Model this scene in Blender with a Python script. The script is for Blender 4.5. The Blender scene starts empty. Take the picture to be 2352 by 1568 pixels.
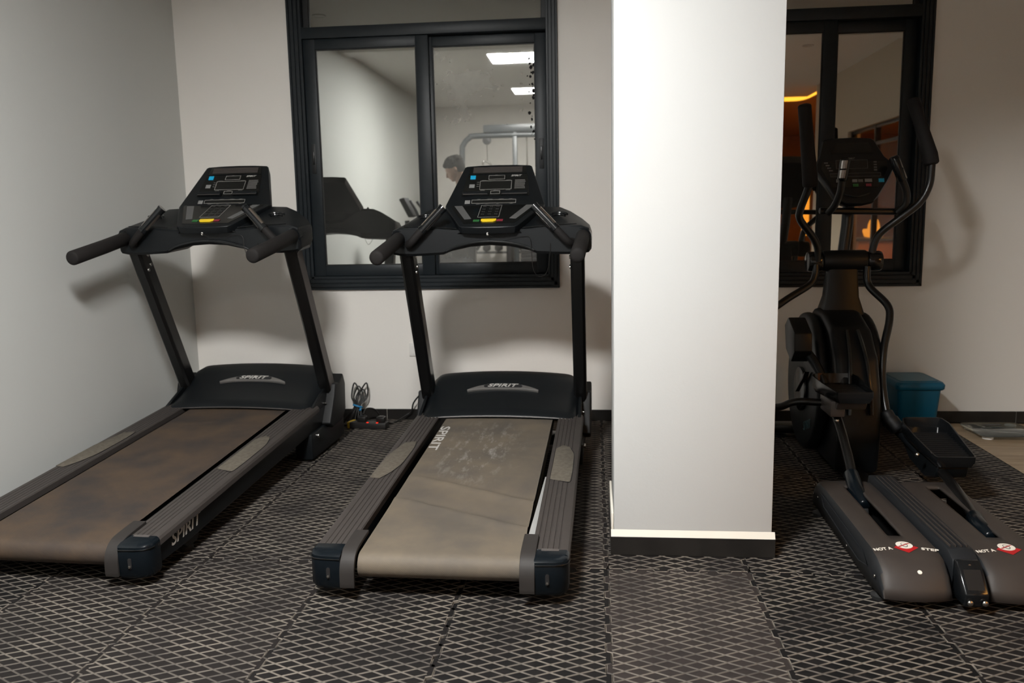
import bpy, bmesh, math, random
from mathutils import Vector, Matrix

# ------------------------------------------------------------------ camera, world, exposure
scene = bpy.context.scene
COL = scene.collection
CAM_H = 1.285
F_PX = 1920.0
R_ = Vector((0.99509, 0.09715, -0.01875))
F_ = Vector((-0.0990, 0.98370, -0.1490)).normalized()
U_ = R_.cross(F_).normalized()
R_ = F_.cross(U_).normalized()
cam_data = bpy.data.cameras.new('camera')
cam = bpy.data.objects.new('camera', cam_data)
COL.objects.link(cam)
cam.matrix_world = Matrix(((R_.x, U_.x, -F_.x, 0), (R_.y, U_.y, -F_.y, 0), (R_.z, U_.z, -F_.z, CAM_H), (0, 0, 0, 1)))
cam_data.sensor_width = 36.0
cam_data.lens = 36.0 * F_PX / 2352.0
cam_data.clip_start = 0.05
cam_data.dof.use_dof = True
cam_data.dof.focus_distance = 3.2
cam_data.dof.aperture_fstop = 3.2
scene.camera = cam

world = bpy.data.worlds.new('night')
scene.world = world
world.use_nodes = True
world.node_tree.nodes['Background'].inputs[0].default_value = (0.004, 0.005, 0.008, 1)
world.node_tree.nodes['Background'].inputs[1].default_value = 1.0

scene.view_settings.view_transform = 'Standard'
scene.view_settings.look = 'None'
scene.view_settings.exposure = 0.0
scene.view_settings.gamma = 1.0
scene.view_settings.use_curve_mapping = False

PANEL_STRENGTH = 240.0          # the two LED ceiling panels
LOBBY_FILL_STRENGTH = 30.0          # two unseen lamps added to brighten the lobby

def at(px, py, Y):
    """point of the room at depth Y measured on the photograph"""
    d = R_ * (px - 1176.0) + U_ * (784.0 - py) + F_ * F_PX
    t = Y / d.y
    return Vector((d.x * t, Y, CAM_H + d.z * t))

# ------------------------------------------------------------------ materials
MATS = {}
def mat(name, col, rough=0.5, metal=0.0, spec=0.5, noise=None, bump=None, coat=0.0, emit=None, estr=0.0):
    """noise=(scale, amount, colour2)  bump=(scale, strength, distance)"""
    m = bpy.data.materials.new(name); m.use_nodes = True
    nt = m.node_tree; b = nt.nodes['Principled BSDF']
    b.inputs['Base Color'].default_value = (*col, 1)
    b.inputs['Roughness'].default_value = rough
    b.inputs['Metallic'].default_value = metal
    b.inputs['Specular IOR Level'].default_value = spec
    b.inputs['Coat Weight'].default_value = coat
    tc = nt.nodes.new('ShaderNodeTexCoord')
    if noise:
        n = nt.nodes.new('ShaderNodeTexNoise'); n.inputs['Scale'].default_value = noise[0]
        n.inputs['Detail'].default_value = 4
        nt.links.new(tc.outputs['Object'], n.inputs['Vector'])
        r = nt.nodes.new('ShaderNodeMapRange'); r.inputs[1].default_value = 0.35; r.inputs[2].default_value = 0.65
        r.inputs[4].default_value = noise[1]
        nt.links.new(n.outputs['Fac'], r.inputs[0])
        mx = nt.nodes.new('ShaderNodeMix'); mx.data_type = 'RGBA'
        mx.inputs[6].default_value = (*col, 1); mx.inputs[7].default_value = (*noise[2], 1)
        nt.links.new(r.outputs[0], mx.inputs[0]); nt.links.new(mx.outputs[2], b.inputs['Base Color'])
    if bump:
        n = nt.nodes.new('ShaderNodeTexNoise'); n.inputs['Scale'].default_value = bump[0]; n.inputs['Detail'].default_value = 3
        nt.links.new(tc.outputs['Object'], n.inputs['Vector'])
        bp = nt.nodes.new('ShaderNodeBump'); bp.inputs['Strength'].default_value = bump[1]; bp.inputs['Distance'].default_value = bump[2]
        nt.links.new(n.outputs['Fac'], bp.inputs['Height']); nt.links.new(bp.outputs[0], b.inputs['Normal'])
    if emit:
        b.inputs['Emission Color'].default_value = (*emit, 1); b.inputs['Emission Strength'].default_value = estr
    MATS[name] = m
    return m

def emission(name, col, strength):
    m = bpy.data.materials.new(name); m.use_nodes = True
    nt = m.node_tree; nt.nodes.clear()
    e = nt.nodes.new('ShaderNodeEmission'); o = nt.nodes.new('ShaderNodeOutputMaterial')
    e.inputs[0].default_value = (*col, 1); e.inputs[1].default_value = strength
    nt.links.new(e.outputs[0], o.inputs[0]); MATS[name] = m
    return m

def wall_paint(name, col, scuff):
    m = mat(name, col, 0.55, spec=0.35, bump=(60, 0.12, 0.004))
    nt = m.node_tree; b = nt.nodes['Principled BSDF']
    tc = nt.nodes.new('ShaderNodeTexCoord')
    n = nt.nodes.new('ShaderNodeTexNoise'); n.inputs['Scale'].default_value = 7; n.inputs['Detail'].default_value = 8
    n.inputs['Roughness'].default_value = 0.7
    mp = nt.nodes.new('ShaderNodeMapping'); mp.inputs['Scale'].default_value = (1.0, 1.0, 3.2)
    nt.links.new(tc.outputs['Object'], mp.inputs[0]); nt.links.new(mp.outputs[0], n.inputs['Vector'])
    r = nt.nodes.new('ShaderNodeMapRange'); r.inputs[1].default_value = 0.70; r.inputs[2].default_value = 0.78; r.inputs[4].default_value = scuff
    nt.links.new(n.outputs['Fac'], r.inputs[0])
    mx = nt.nodes.new('ShaderNodeMix'); mx.data_type = 'RGBA'
    mx.inputs[6].default_value = (*col, 1); mx.inputs[7].default_value = (0.22, 0.20, 0.18, 1)
    nt.links.new(r.outputs[0], mx.inputs[0]); nt.links.new(mx.outputs[2], b.inputs['Base Color'])
    return m

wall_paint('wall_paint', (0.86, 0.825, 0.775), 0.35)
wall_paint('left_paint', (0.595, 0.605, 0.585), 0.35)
wall_paint('pillar_paint_dimmed', (0.585, 0.590, 0.580), 0.15)  # the walls' white paint, darkened to offset the strong light on the pillar
wall_paint('tan_paint', (0.50, 0.42, 0.32), 0.2)
mat('ceiling_paint', (0.74, 0.715, 0.67), 0.7)
mat('trim_white', (0.72, 0.68, 0.60), 0.5)
mat('skirting', (0.012, 0.011, 0.010), 0.35, noise=(9, 0.6, (0.022, 0.020, 0.018)))
mat('grout', (0.34, 0.32, 0.28), 0.8)
mat('frame_alu', (0.0085, 0.0130, 0.0165), 0.42, spec=0.35, noise=(40, 0.5, (0.013, 0.017, 0.0205)))
mat('frame_dark', (0.006, 0.007, 0.008), 0.5)
mat('gasket', (0.01, 0.01, 0.01), 0.6)
mat('plastic', (0.0052, 0.0066, 0.0078), 0.40, spec=0.32, bump=(350, 0.10, 0.001))
mat('plastic_gloss', (0.007, 0.008, 0.009), 0.16, spec=0.5)
mat('plastic_soft', (0.006, 0.0065, 0.007), 0.55, spec=0.35)
mat('cap_blue', (0.0035, 0.0060, 0.0085), 0.24, spec=0.35)
mat('metal_black', (0.0045, 0.0045, 0.0045), 0.30, spec=0.5)
mat('metal_grey', (0.105, 0.093, 0.087), 0.45, metal=0.35)
mat('foam', (0.0105, 0.009, 0.0085), 0.75, spec=0.3, bump=(420, 0.35, 0.002))
mat('rail_grey', (0.046, 0.039, 0.0355), 0.62, spec=0.35, noise=(30, 0.4, (0.034, 0.030, 0.0275)))
mat('strap_grey', (0.024, 0.0205, 0.0185), 0.62, spec=0.35, noise=(25, 0.4, (0.018, 0.016, 0.015)))
mat('grip_tape', (0.085, 0.072, 0.054), 0.9, noise=(60, 0.8, (0.125, 0.108, 0.084)), bump=(900, 0.6, 0.002))
mat('crack', (0.006, 0.005, 0.005), 0.9)
mat('steel', (0.62, 0.60, 0.57), 0.22, metal=1.0)
mat('bright_steel', (0.80, 0.80, 0.79), 0.38, metal=0.7)
mat('sensor', (0.62, 0.56, 0.52), 0.25, metal=1.0)
mat('badge', (0.22, 0.21, 0.20), 0.40, metal=0.5)
mat('badge_dark', (0.020, 0.020, 0.021), 0.35)
mat('lettering', (0.60, 0.58, 0.55), 0.35, metal=0.3)
mat('lettering_grey', (0.50, 0.485, 0.46), 0.55)
mat('panel_black', (0.0045, 0.005, 0.005), 0.22)
mat('screen', (0.006, 0.0065, 0.006), 0.30)
mat('print_grey', (0.33, 0.32, 0.30), 0.5)
mat('print_dim', (0.12, 0.115, 0.11), 0.6)
mat('button_blue', (0.005, 0.33, 0.58), 0.4)
mat('button_grey', (0.20, 0.20, 0.195), 0.5)
mat('button_yellow', (0.90, 0.62, 0.02), 0.4)
mat('button_green', (0.02, 0.13, 0.03), 0.5)
mat('button_red', (0.22, 0.02, 0.035), 0.5)
mat('pad_grey', (0.10, 0.10, 0.098), 0.6)
mat('white_plastic', (0.80, 0.78, 0.74), 0.4)
mat('bin_blue', (0.002, 0.105, 0.19), 0.42)
mat('bin_lid_top', (0.010, 0.13, 0.20), 0.35)
mat('rubber', (0.010, 0.010, 0.010), 0.7)
mat('cable', (0.010, 0.009, 0.008), 0.45)
mat('tie_blue', (0.02, 0.20, 0.42), 0.45)
mat('strip_yellow', (0.62, 0.42, 0.01), 0.5)
mat('strip_black', (0.018, 0.016, 0.015), 0.45)
mat('shell_brown', (0.042, 0.034, 0.029), 0.55, spec=0.35, noise=(12, 0.5, (0.032, 0.027, 0.025)))
mat('shell_side', (0.013, 0.0145, 0.0165), 0.48, spec=0.35)
mat('sticker_red', (0.42, 0.012, 0.015), 0.4)
mat('sticker_white', (0.80, 0.76, 0.68), 0.4)
mat('sticker_dark', (0.035, 0.035, 0.037), 0.4)
mat('decal_teal', (0.02, 0.07, 0.085), 0.5)
emission('led_red', (1.0, 0.03, 0.01), 1.6)
emission('led_panel', (1.0, 0.995, 0.975), PANEL_STRENGTH)
emission('led_panel_dim', (1.0, 0.995, 0.975), PANEL_STRENGTH * 0.12)
emission('warm_lamp', (1.0, 0.42, 0.035), 3.2)
emission('lobby_fill', (1.0, 0.45, 0.10), LOBBY_FILL_STRENGTH)
emission('warm_lamp_dim', (1.0, 0.34, 0.03), 1.6)
emission('warm_spot', (1.0, 0.55, 0.16), 14.0)
mat('lobby_wood', (0.34, 0.13, 0.035), 0.5, noise=(6, 0.6, (0.22, 0.08, 0.02)))
mat('lobby_wall', (0.55, 0.33, 0.15), 0.6)
mat('lobby_floor', (0.25, 0.17, 0.10), 0.3)
mat('lobby_dark', (0.02, 0.014, 0.01), 0.4)
mat('skin', (0.36, 0.19, 0.12), 0.5)
mat('hair', (0.006, 0.005, 0.0045), 0.95, spec=0.05, bump=(160, 0.9, 0.02))
mat('shirt', (0.025, 0.025, 0.030), 0.85)
mat('shorts', (0.05, 0.048, 0.05), 0.85)
mat('shoe', (0.35, 0.34, 0.33), 0.6)
mat('gym_frame', (0.040, 0.046, 0.050), 0.4)
mat('gym_pad', (0.018, 0.018, 0.020), 0.6)
mat('weight', (0.03, 0.03, 0.032), 0.5)
mat('downlight_ring', (0.62, 0.60, 0.57), 0.4)
mat('downlight_glass', (0.22, 0.21, 0.20), 0.3)

def mat_rubber():
    # base of the mats, varied a little from mat to mat
    m = mat('mat_base', (0.030, 0.028, 0.028), 0.7, spec=0.15)
    nt = m.node_tree; b = nt.nodes['Principled BSDF']
    oi = nt.nodes.new('ShaderNodeObjectInfo')
    rp = nt.nodes.new('ShaderNodeValToRGB')
    rp.color_ramp.elements[0].color = (0.0030, 0.0031, 0.0034, 1)
    rp.color_ramp.elements[1].color = (0.026, 0.0205, 0.019, 1)
    nt.links.new(oi.outputs['Color'], rp.inputs[0])
    g = nt.nodes.new('ShaderNodeNewGeometry')
    n = nt.nodes.new('ShaderNodeTexNoise'); n.inputs['Scale'].default_value = 14; n.inputs['Detail'].default_value = 5
    nt.links.new(g.outputs['Position'], n.inputs['Vector'])
    r = nt.nodes.new('ShaderNodeMapRange'); r.inputs[1].default_value = 0.42; r.inputs[2].default_value = 0.70; r.inputs[4].default_value = 0.55
    nt.links.new(n.outputs['Fac'], r.inputs[0])
    mx = nt.nodes.new('ShaderNodeMix'); mx.data_type = 'RGBA'
    mx.inputs[7].default_value = (0.0145, 0.0120, 0.0112, 1)
    nt.links.new(r.outputs[0], mx.inputs[0]); nt.links.new(rp.outputs[0], mx.inputs[6]); nt.links.new(mx.outputs[2], b.inputs['Base Color'])
    # ribs: worn light along the top
    m2 = mat('mat_rib', (0.22, 0.195, 0.165), 0.7, spec=0.3)
    nt = m2.node_tree; b = nt.nodes['Principled BSDF']
    g = nt.nodes.new('ShaderNodeNewGeometry')
    n = nt.nodes.new('ShaderNodeTexNoise'); n.inputs['Scale'].default_value = 5; n.inputs['Detail'].default_value = 6
    nt.links.new(g.outputs['Position'], n.inputs['Vector'])
    r = nt.nodes.new('ShaderNodeMapRange'); r.inputs[1].default_value = 0.38; r.inputs[2].default_value = 0.66
    nt.links.new(n.outputs['Fac'], r.inputs[0])
    mx = nt.nodes.new('ShaderNodeMix'); mx.data_type = 'RGBA'
    mx.inputs[6].default_value = (0.135, 0.118, 0.098, 1); mx.inputs[7].default_value = (0.050, 0.044, 0.039, 1)
    nt.links.new(r.outputs[0], mx.inputs[0]); nt.links.new(mx.outputs[2], b.inputs['Base Color'])
    mat('mat_edge', (0.19, 0.163, 0.132), 0.75, noise=(22, 1.0, (0.016, 0.014, 0.013)))  # pale from worn, dusty edges and from painted light on the teeth
mat_rubber()

def mat_belt(name, c1, c2, c3, scuff):
    """woven running belt: worn brown patches, a fine weave, pale scuffs in the middle"""
    m = mat(name, c1, 0.66, spec=0.35)
    nt = m.node_tree; b = nt.nodes['Principled BSDF']
    tc = nt.nodes.new('ShaderNodeTexCoord')
    n = nt.nodes.new('ShaderNodeTexNoise'); n.inputs['Scale'].default_value = 4.5; n.inputs['Detail'].default_value = 5; n.inputs['Roughness'].default_value = 0.6
    nt.links.new(tc.outputs['Object'], n.inputs['Vector'])
    rp = nt.nodes.new('ShaderNodeValToRGB')
    rp.color_ramp.elements[0].position = 0.34; rp.color_ramp.elements[0].color = (*c1, 1)
    rp.color_ramp.elements[1].position = 0.66; rp.color_ramp.elements[1].color = (*c2, 1)
    nt.links.new(n.outputs['Fac'], rp.inputs[0])
    col = rp.outputs[0]
    if scuff:
        mp = nt.nodes.new('ShaderNodeMapping'); mp.inputs['Scale'].default_value = (26, 9, 1); mp.inputs['Rotation'].default_value = (0, 0, 0.25)
        nt.links.new(tc.outputs['Object'], mp.inputs[0])
        n2 = nt.nodes.new('ShaderNodeTexNoise'); n2.inputs['Scale'].default_value = 1.0; n2.inputs['Detail'].default_value = 7; n2.inputs['Roughness'].default_value = 0.7
        nt.links.new(mp.outputs[0], n2.inputs['Vector'])
        r = nt.nodes.new('ShaderNodeMapRange'); r.inputs[1].default_value = 0.52; r.inputs[2].default_value = 0.68
        nt.links.new(n2.outputs['Fac'], r.inputs[0])
        sp = nt.nodes.new('ShaderNodeTexGradient'); sp.gradient_type = 'SPHERICAL'
        mp2 = nt.nodes.new('ShaderNodeMapping'); mp2.inputs['Location'].default_value = (0.02 / 0.24, -1.13 / 0.52, 0); mp2.inputs['Scale'].default_value = (1 / 0.24, 1 / 0.52, 0)
        nt.links.new(tc.outputs['Object'], mp2.inputs[0]); nt.links.new(mp2.outputs[0], sp.inputs[0])
        mul = nt.nodes.new('ShaderNodeMath'); mul.operation = 'MULTIPLY'
        nt.links.new(r.outputs[0], mul.inputs[0]); nt.links.new(sp.outputs['Fac'], mul.inputs[1])
        mul2 = nt.nodes.new('ShaderNodeMath'); mul2.operation = 'MULTIPLY'; mul2.inputs[1].default_value = 1.1; mul2.use_clamp = True
        nt.links.new(mul.outputs[0], mul2.inputs[0])
        mx = nt.nodes.new('ShaderNodeMix'); mx.data_type = 'RGBA'; mx.inputs[7].default_value = (*c3, 1)
        nt.links.new(mul2.outputs[0], mx.inputs[0]); nt.links.new(col, mx.inputs[6]); col = mx.outputs[2]
    nt.links.new(col, b.inputs['Base Color'])
    w = nt.nodes.new('ShaderNodeTexWave'); w.inputs['Scale'].default_value = 95; w.bands_direction = 'DIAGONAL'
    nt.links.new(tc.outputs['Object'], w.inputs['Vector'])
    bp = nt.nodes.new('ShaderNodeBump'); bp.inputs['Strength'].default_value = 0.25; bp.inputs['Distance'].default_value = 0.001
    nt.links.new(w.outputs['Fac'], bp.inputs['Height']); nt.links.new(bp.outputs[0], b.inputs['Normal'])
mat_belt('belt_worn', (0.138, 0.112, 0.082), (0.092, 0.079, 0.065), (0.30, 0.285, 0.26), True)
mat_belt('belt_dark', (0.075, 0.050, 0.032), (0.036, 0.029, 0.026), (0, 0, 0), False)

def mat_glass(name, refl, haze, stain):
    """reflective tinted window glass: mostly mirrors the lit room, dark night behind"""
    m = bpy.data.materials.new(name); m.use_nodes = True
    nt = m.node_tree; nt.nodes.clear()
    o = nt.nodes.new('ShaderNodeOutputMaterial')
    gl = nt.nodes.new('ShaderNodeBsdfGlossy'); gl.inputs['Color'].default_value = (0.97, 0.97, 0.93, 1); gl.inputs['Roughness'].default_value = 0.012
    tr = nt.nodes.new('ShaderNodeBsdfTransparent'); tr.inputs['Color'].default_value = (0.25, 0.27, 0.27, 1)
    mx = nt.nodes.new('ShaderNodeMixShader'); mx.inputs[0].default_value = refl
    nt.links.new(tr.outputs[0], mx.inputs[1]); nt.links.new(gl.outputs[0], mx.inputs[2])
    out = mx.outputs[0]
    if haze:
        df = nt.nodes.new('ShaderNodeBsdfDiffuse'); df.inputs['Color'].default_value = (0.62, 0.62, 0.58, 1)
        tc = nt.nodes.new('ShaderNodeTexCoord')
        n = nt.nodes.new('ShaderNodeTexNoise'); n.inputs['Scale'].default_value = 3.0; n.inputs['Detail'].default_value = 8; n.inputs['Roughness'].default_value = 0.65
        nt.links.new(tc.outputs['Object'], n.inputs['Vector'])
        r = nt.nodes.new('ShaderNodeMapRange'); r.inputs[1].default_value = 0.35; r.inputs[2].default_value = 0.75
        r.inputs[3].default_value = haze * 0.75; r.inputs[4].default_value = haze * 1.3
        nt.links.new(n.outputs['Fac'], r.inputs[0])
        m2 = nt.nodes.new('ShaderNodeMixShader')
        nt.links.new(r.outputs[0], m2.inputs[0]); nt.links.new(out, m2.inputs[1]); nt.links.new(df.outputs[0], m2.inputs[2])
        out = m2.outputs[0]
    nt.links.new(out, o.inputs[0]); MATS[name] = m
mat_glass('glass', 0.45, 0.055, 0)
mat_glass('glass_hazy', 0.56, 0.25, 1)
mat_glass('glass_transom', 0.36, 0.0, 0)
mat_glass('glass_right', 0.62, 0.025, 0)

def mat_clear(name):
    m = mat(name, (0.86, 0.92, 0.90), 0.03); b = m.node_tree.nodes['Principled BSDF']
    b.inputs['Transmission Weight'].default_value = 0.95; b.inputs['IOR'].default_value = 1.35
mat_clear('clear_glass')
def mat_thin(name):
    m = bpy.data.materials.new(name); m.use_nodes = True
    nt = m.node_tree; nt.nodes.clear()
    o = nt.nodes.new('ShaderNodeOutputMaterial'); gl = nt.nodes.new('ShaderNodeBsdfGlossy'); gl.inputs['Roughness'].default_value = 0.01
    tr = nt.nodes.new('ShaderNodeBsdfTransparent'); tr.inputs['Color'].default_value = (0.93, 0.94, 0.93, 1)
    mx = nt.nodes.new('ShaderNodeMixShader'); mx.inputs[0].default_value = 0.07
    nt.links.new(tr.outputs[0], mx.inputs[1]); nt.links.new(gl.outputs[0], mx.inputs[2]); nt.links.new(mx.outputs[0], o.inputs[0]); MATS[name] = m
mat_thin('partition_glass')

def mat_wood():
    m = mat('oak', (0.36, 0.265, 0.165), 0.45)
    nt = m.node_tree; b = nt.nodes['Principled BSDF']
    g = nt.nodes.new('ShaderNodeNewGeometry'); oi = nt.nodes.new('ShaderNodeObjectInfo')
    mp = nt.nodes.new('ShaderNodeMapping'); mp.inputs['Scale'].default_value = (2.0, 40, 1)
    ad = nt.nodes.new('ShaderNodeVectorMath'); ad.operation = 'ADD'
    nt.links.new(g.outputs['Position'], mp.inputs[0])
    nt.links.new(mp.outputs[0], ad.inputs[0]); nt.links.new(oi.outputs['Random'], ad.inputs[1])
    n = nt.nodes.new('ShaderNodeTexNoise'); n.inputs['Scale'].default_value = 1.4; n.inputs['Detail'].default_value = 6
    nt.links.new(ad.outputs[0], n.inputs['Vector'])
    rp = nt.nodes.new('ShaderNodeValToRGB')
    rp.color_ramp.elements[0].position = 0.3; rp.color_ramp.elements[0].color = (0.26, 0.18, 0.105, 1)
    rp.color_ramp.elements[1].position = 0.7; rp.color_ramp.elements[1].color = (0.42, 0.315, 0.205, 1)
    nt.links.new(n.outputs['Fac'], rp.inputs[0]); nt.links.new(rp.outputs[0], b.inputs['Base Color'])
mat_wood()

# ------------------------------------------------------------------ mesh helpers
def spline(pts, n=6):
    """Catmull-Rom through pts"""
    P = [Vector(p) for p in pts]
    P = [P[0] * 2 - P[1]] + P + [P[-1] * 2 - P[-2]]
    out = []
    for i in range(1, len(P) - 2):
        for k in range(n):
            t = k / n
            a, b, c, d = P[i - 1], P[i], P[i + 1], P[i + 2]
            out.append(0.5 * ((2 * b) + (c - a) * t + (2 * a - 5 * b + 4 * c - d) * t * t + (3 * b - a - 3 * c + d) * t ** 3))
    out.append(P[-2])
    return out

class Bld:
    """collects shapes of ONE part"""
    def __init__(self, off=None):
        self.bm = bmesh.new(); self.off = off
    def _add(self, t, mi=0):
        for f in t.faces: f.material_index = mi
        me = bpy.data.meshes.new('tmp'); t.to_mesh(me); t.free()
        self.bm.from_mesh(me); bpy.data.meshes.remove(me)
        return self
    def _bevel(self, t, bev, seg, edges=None):
        if bev > 0:
            bmesh.ops.bevel(t, geom=list(edges if edges is not None else t.edges), offset=bev, segments=seg, profile=0.5, affect='EDGES', clamp_overlap=True)
    def box(self, x0, x1, y0, y1, z0, z1, bev=0.0, seg=2, mi=0):
        t = bmesh.new()
        bmesh.ops.create_cube(t, size=1.0, matrix=Matrix.Translation(((x0 + x1) / 2, (y0 + y1) / 2, (z0 + z1) / 2)) @ Matrix.Diagonal((x1 - x0, y1 - y0, z1 - z0, 1)))
        self._bevel(t, bev, seg)
        return self._add(t, mi)
    def prism(self, poly, axis, a, b, bev=0.0, seg=2, mi=0):
        """poly in the plane across axis ('x': (y,z), 'y': (x,z), 'z': (x,y))"""
        t = bmesh.new()
        def P(p, c):
            return {'x': (c, p[0], p[1]), 'y': (p[0], c, p[1]), 'z': (p[0], p[1], c)}[axis]
        v0 = [t.verts.new(P(p, a)) for p in poly]; v1 = [t.verts.new(P(p, b)) for p in poly]
        n = len(poly)
        t.faces.new(v0); t.faces.new(v1[::-1])
        for i in range(n): t.faces.new((v0[i], v1[i], v1[(i + 1) % n], v0[(i + 1) % n]))
        bmesh.ops.recalc_face_normals(t, faces=t.faces)
        self._bevel(t, bev, seg)
        return self._add(t, mi)
    def loft(self, rings, mi=0, cap=True, bev=0.0):
        t = bmesh.new()
        V = [[t.verts.new(p) for p in r] for r in rings]
        n = len(rings[0])
        for a, b in zip(V, V[1:]):
            for i in range(n): t.faces.new((a[i], a[(i + 1) % n], b[(i + 1) % n], b[i]))
        if cap: t.faces.new(V[0][::-1]); t.faces.new(V[-1])
        bmesh.ops.recalc_face_normals(t, faces=t.faces)
        if bev: self._bevel(t, bev, 2, [e for e in t.edges if e.calc_face_angle(0) > 0.6])
        return self._add(t, mi)
    def tube(self, pts, r, seg=12, mi=0, round_end=False, sy=1.0):
        P = [Vector(p) for p in pts]
        rr = r if isinstance(r, (list, tuple)) else [r] * len(P)
        if round_end:
            d0 = (P[0] - P[1]).normalized(); d1 = (P[-1] - P[-2]).normalized()
            a, b = rr[0], rr[-1]
            P = [P[0] + d0 * a * .30, P[0] + d0 * a * .2] + P + [P[-1] + d1 * b * .2, P[-1] + d1 * b * .30]
            rr = [a * .55, a * .85] + list(rr) + [b * .85, b * .55]
        rings = []; up = None
        for i, p in enumerate(P):
            t = (P[min(i + 1, len(P) - 1)] - P[max(i - 1, 0)]).normalized()
            if up is None:
                up = Vector((0, 0, 1)) if abs(t.z) < 0.9 else Vector((0, 1, 0))
            up = (up - t * up.dot(t)).normalized(); s = t.cross(up)
            rings.append([p + (up * math.sin(a) * sy + s * math.cos(a)) * rr[i] for a in [2 * math.pi * k / seg for k in range(seg)]])
        return self.loft(rings, mi)
    def sphere(self, c, r, u=12, v=8, mi=0, rot=None):
        t = bmesh.new()
        R = (r, r, r) if not isinstance(r, (tuple, list)) else r
        M = Matrix.Translation(c) @ (rot.to_4x4() if rot else Matrix.Identity(4)) @ Matrix.Diagonal((*R, 1))
        bmesh.ops.create_uvsphere(t, u_segments=u, v_segments=v, radius=1, matrix=M)
        return self._add(t, mi)
    def cyl(self, c, axis, r, h, seg=16, bev=0.0, mi=0, r2=None):
        t = bmesh.new()
        q = Vector((0, 0, 1)).rotation_difference(Vector(axis).normalized()).to_matrix().to_4x4()
        bmesh.ops.create_cone(t, cap_ends=True, segments=seg, radius1=r, radius2=r if r2 is None else r2, depth=h, matrix=Matrix.Translation(c) @ q)
        if bev: self._bevel(t, bev, 2, [e for e in t.edges if e.calc_face_angle(0) > 1.0])
        return self._add(t, mi)
    def lathe(self, prof, c, axis=(0, 0, 1), seg=20, mi=0):
        q = Vector((0, 0, 1)).rotation_difference(Vector(axis).normalized()).to_matrix()
        c = Vector(c)
        return self.loft([[c + q @ Vector((r * math.cos(a), r * math.sin(a), z)) for a in [2 * math.pi * k / seg for k in range(seg)]] for r, z in prof], mi)
    def poly(self, pts, th, mi=0, bev=0.0):
        """thin plate: 3-D outline pts, thickened by vector th"""
        th = Vector(th); t = bmesh.new()
        v0 = [t.verts.new(p) for p in pts]; v1 = [t.verts.new(Vector(p) + th) for p in pts]
        n = len(pts); t.faces.new(v0[::-1]); t.faces.new(v1)
        for i in range(n): t.faces.new((v0[i], v0[(i + 1) % n], v1[(i + 1) % n], v1[i]))
        bmesh.ops.recalc_face_normals(t, faces=t.faces)
        self._bevel(t, bev, 2)
        return self._add(t, mi)
    def mesh(self, me, M=None, mi=0):
        t = bmesh.new(); t.from_mesh(me)
        if M is not None: t.transform(M)
        return self._add(t, mi)
    def obj(self, name, mats, parent=None, angle=35, kind=None, label=None):
        if self.off is not None: bmesh.ops.translate(self.bm, vec=-Vector(self.off), verts=self.bm.verts)
        me = bpy.data.meshes.new(name); self.bm.to_mesh(me); self.bm.free()
        for m in (mats if isinstance(mats, (list, tuple)) else [mats]): me.materials.append(MATS[m])
        me.polygons.foreach_set('use_smooth', [True] * len(me.polygons))
        me.set_sharp_from_angle(angle=math.radians(angle))
        o = bpy.data.objects.new(name, me); COL.objects.link(o)
        if parent: o.parent = parent
        if kind: o['kind'] = kind
        if label: o['label'] = label
        return o

def thing(name, label, cat, loc=(0, 0, 0), rot=(0, 0, 0), group=None):
    o = bpy.data.objects.new(name, None); COL.objects.link(o)
    o.location = loc; o.rotation_euler = rot; o.empty_display_size = 0.1
    o['label'] = label; o['category'] = cat
    if group: o['group'] = group
    return o
def tag(o, label, cat, group=None):
    o['label'] = label; o['category'] = cat
    if group: o['group'] = group
    return o
def struct(name, loc=(0, 0, 0)):
    o = bpy.data.objects.new(name, None); COL.objects.link(o); o.location = loc; o['kind'] = 'structure'
    return o

def text_mesh(body, width, height, depth=0.001, shear=0.0, bold=0.0, spacing=1.0):
    """lettering as a mesh, lying in xy, fitted to width x height with its lower left corner at the origin"""
    cu = bpy.data.curves.new('lettering', 'FONT'); cu.body = body; cu.size = 1.0
    cu.shear = shear; cu.offset = bold; cu.extrude = 0.05; cu.resolution_u = 3; cu.space_character = spacing
    o = bpy.data.objects.new('lettering', cu); COL.objects.link(o)
    dg = bpy.context.evaluated_depsgraph_get(); dg.update()
    me = bpy.data.meshes.new_from_object(o.evaluated_get(dg))
    bpy.data.objects.remove(o)
    xs = [v.co.x for v in me.vertices]; ys = [v.co.y for v in me.vertices]
    x0, x1, y0, y1 = min(xs), max(xs), min(ys), max(ys)
    for v in me.vertices:
        v.co = Vector(((v.co.x - x0) / (x1 - x0) * width, (v.co.y - y0) / (y1 - y0) * height, (v.co.z + 0.05) / 0.1 * depth))
    return me

# ================================================================== THE ROOM
D = 5.158            # inner face of the back wall
XL, XR = -2.58, 3.10 # left and right walls
YR = -3.05           # wall behind the photographer
HC = 3.0

def hole_wall(b, axis, c0, c1, a0, a1, z0, z1, holes):
    """wall of boxes around rectangular openings; axis 'x' = runs along x"""
    def put(p0, p1, q0, q1):
        if p1 - p0 < 1e-4 or q1 - q0 < 1e-4: return
        if axis == 'x': b.box(p0, p1, c0, c1, q0, q1)
        else: b.box(c0, c1, p0, p1, q0, q1)
    cur = a0
    for h0, h1, k0, k1 in sorted(holes):
        put(cur, h0, z0, z1); put(h0, h1, z0, k0); put(h0, h1, k1, z1); cur = h1
    put(cur, a1, z0, z1)

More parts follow.
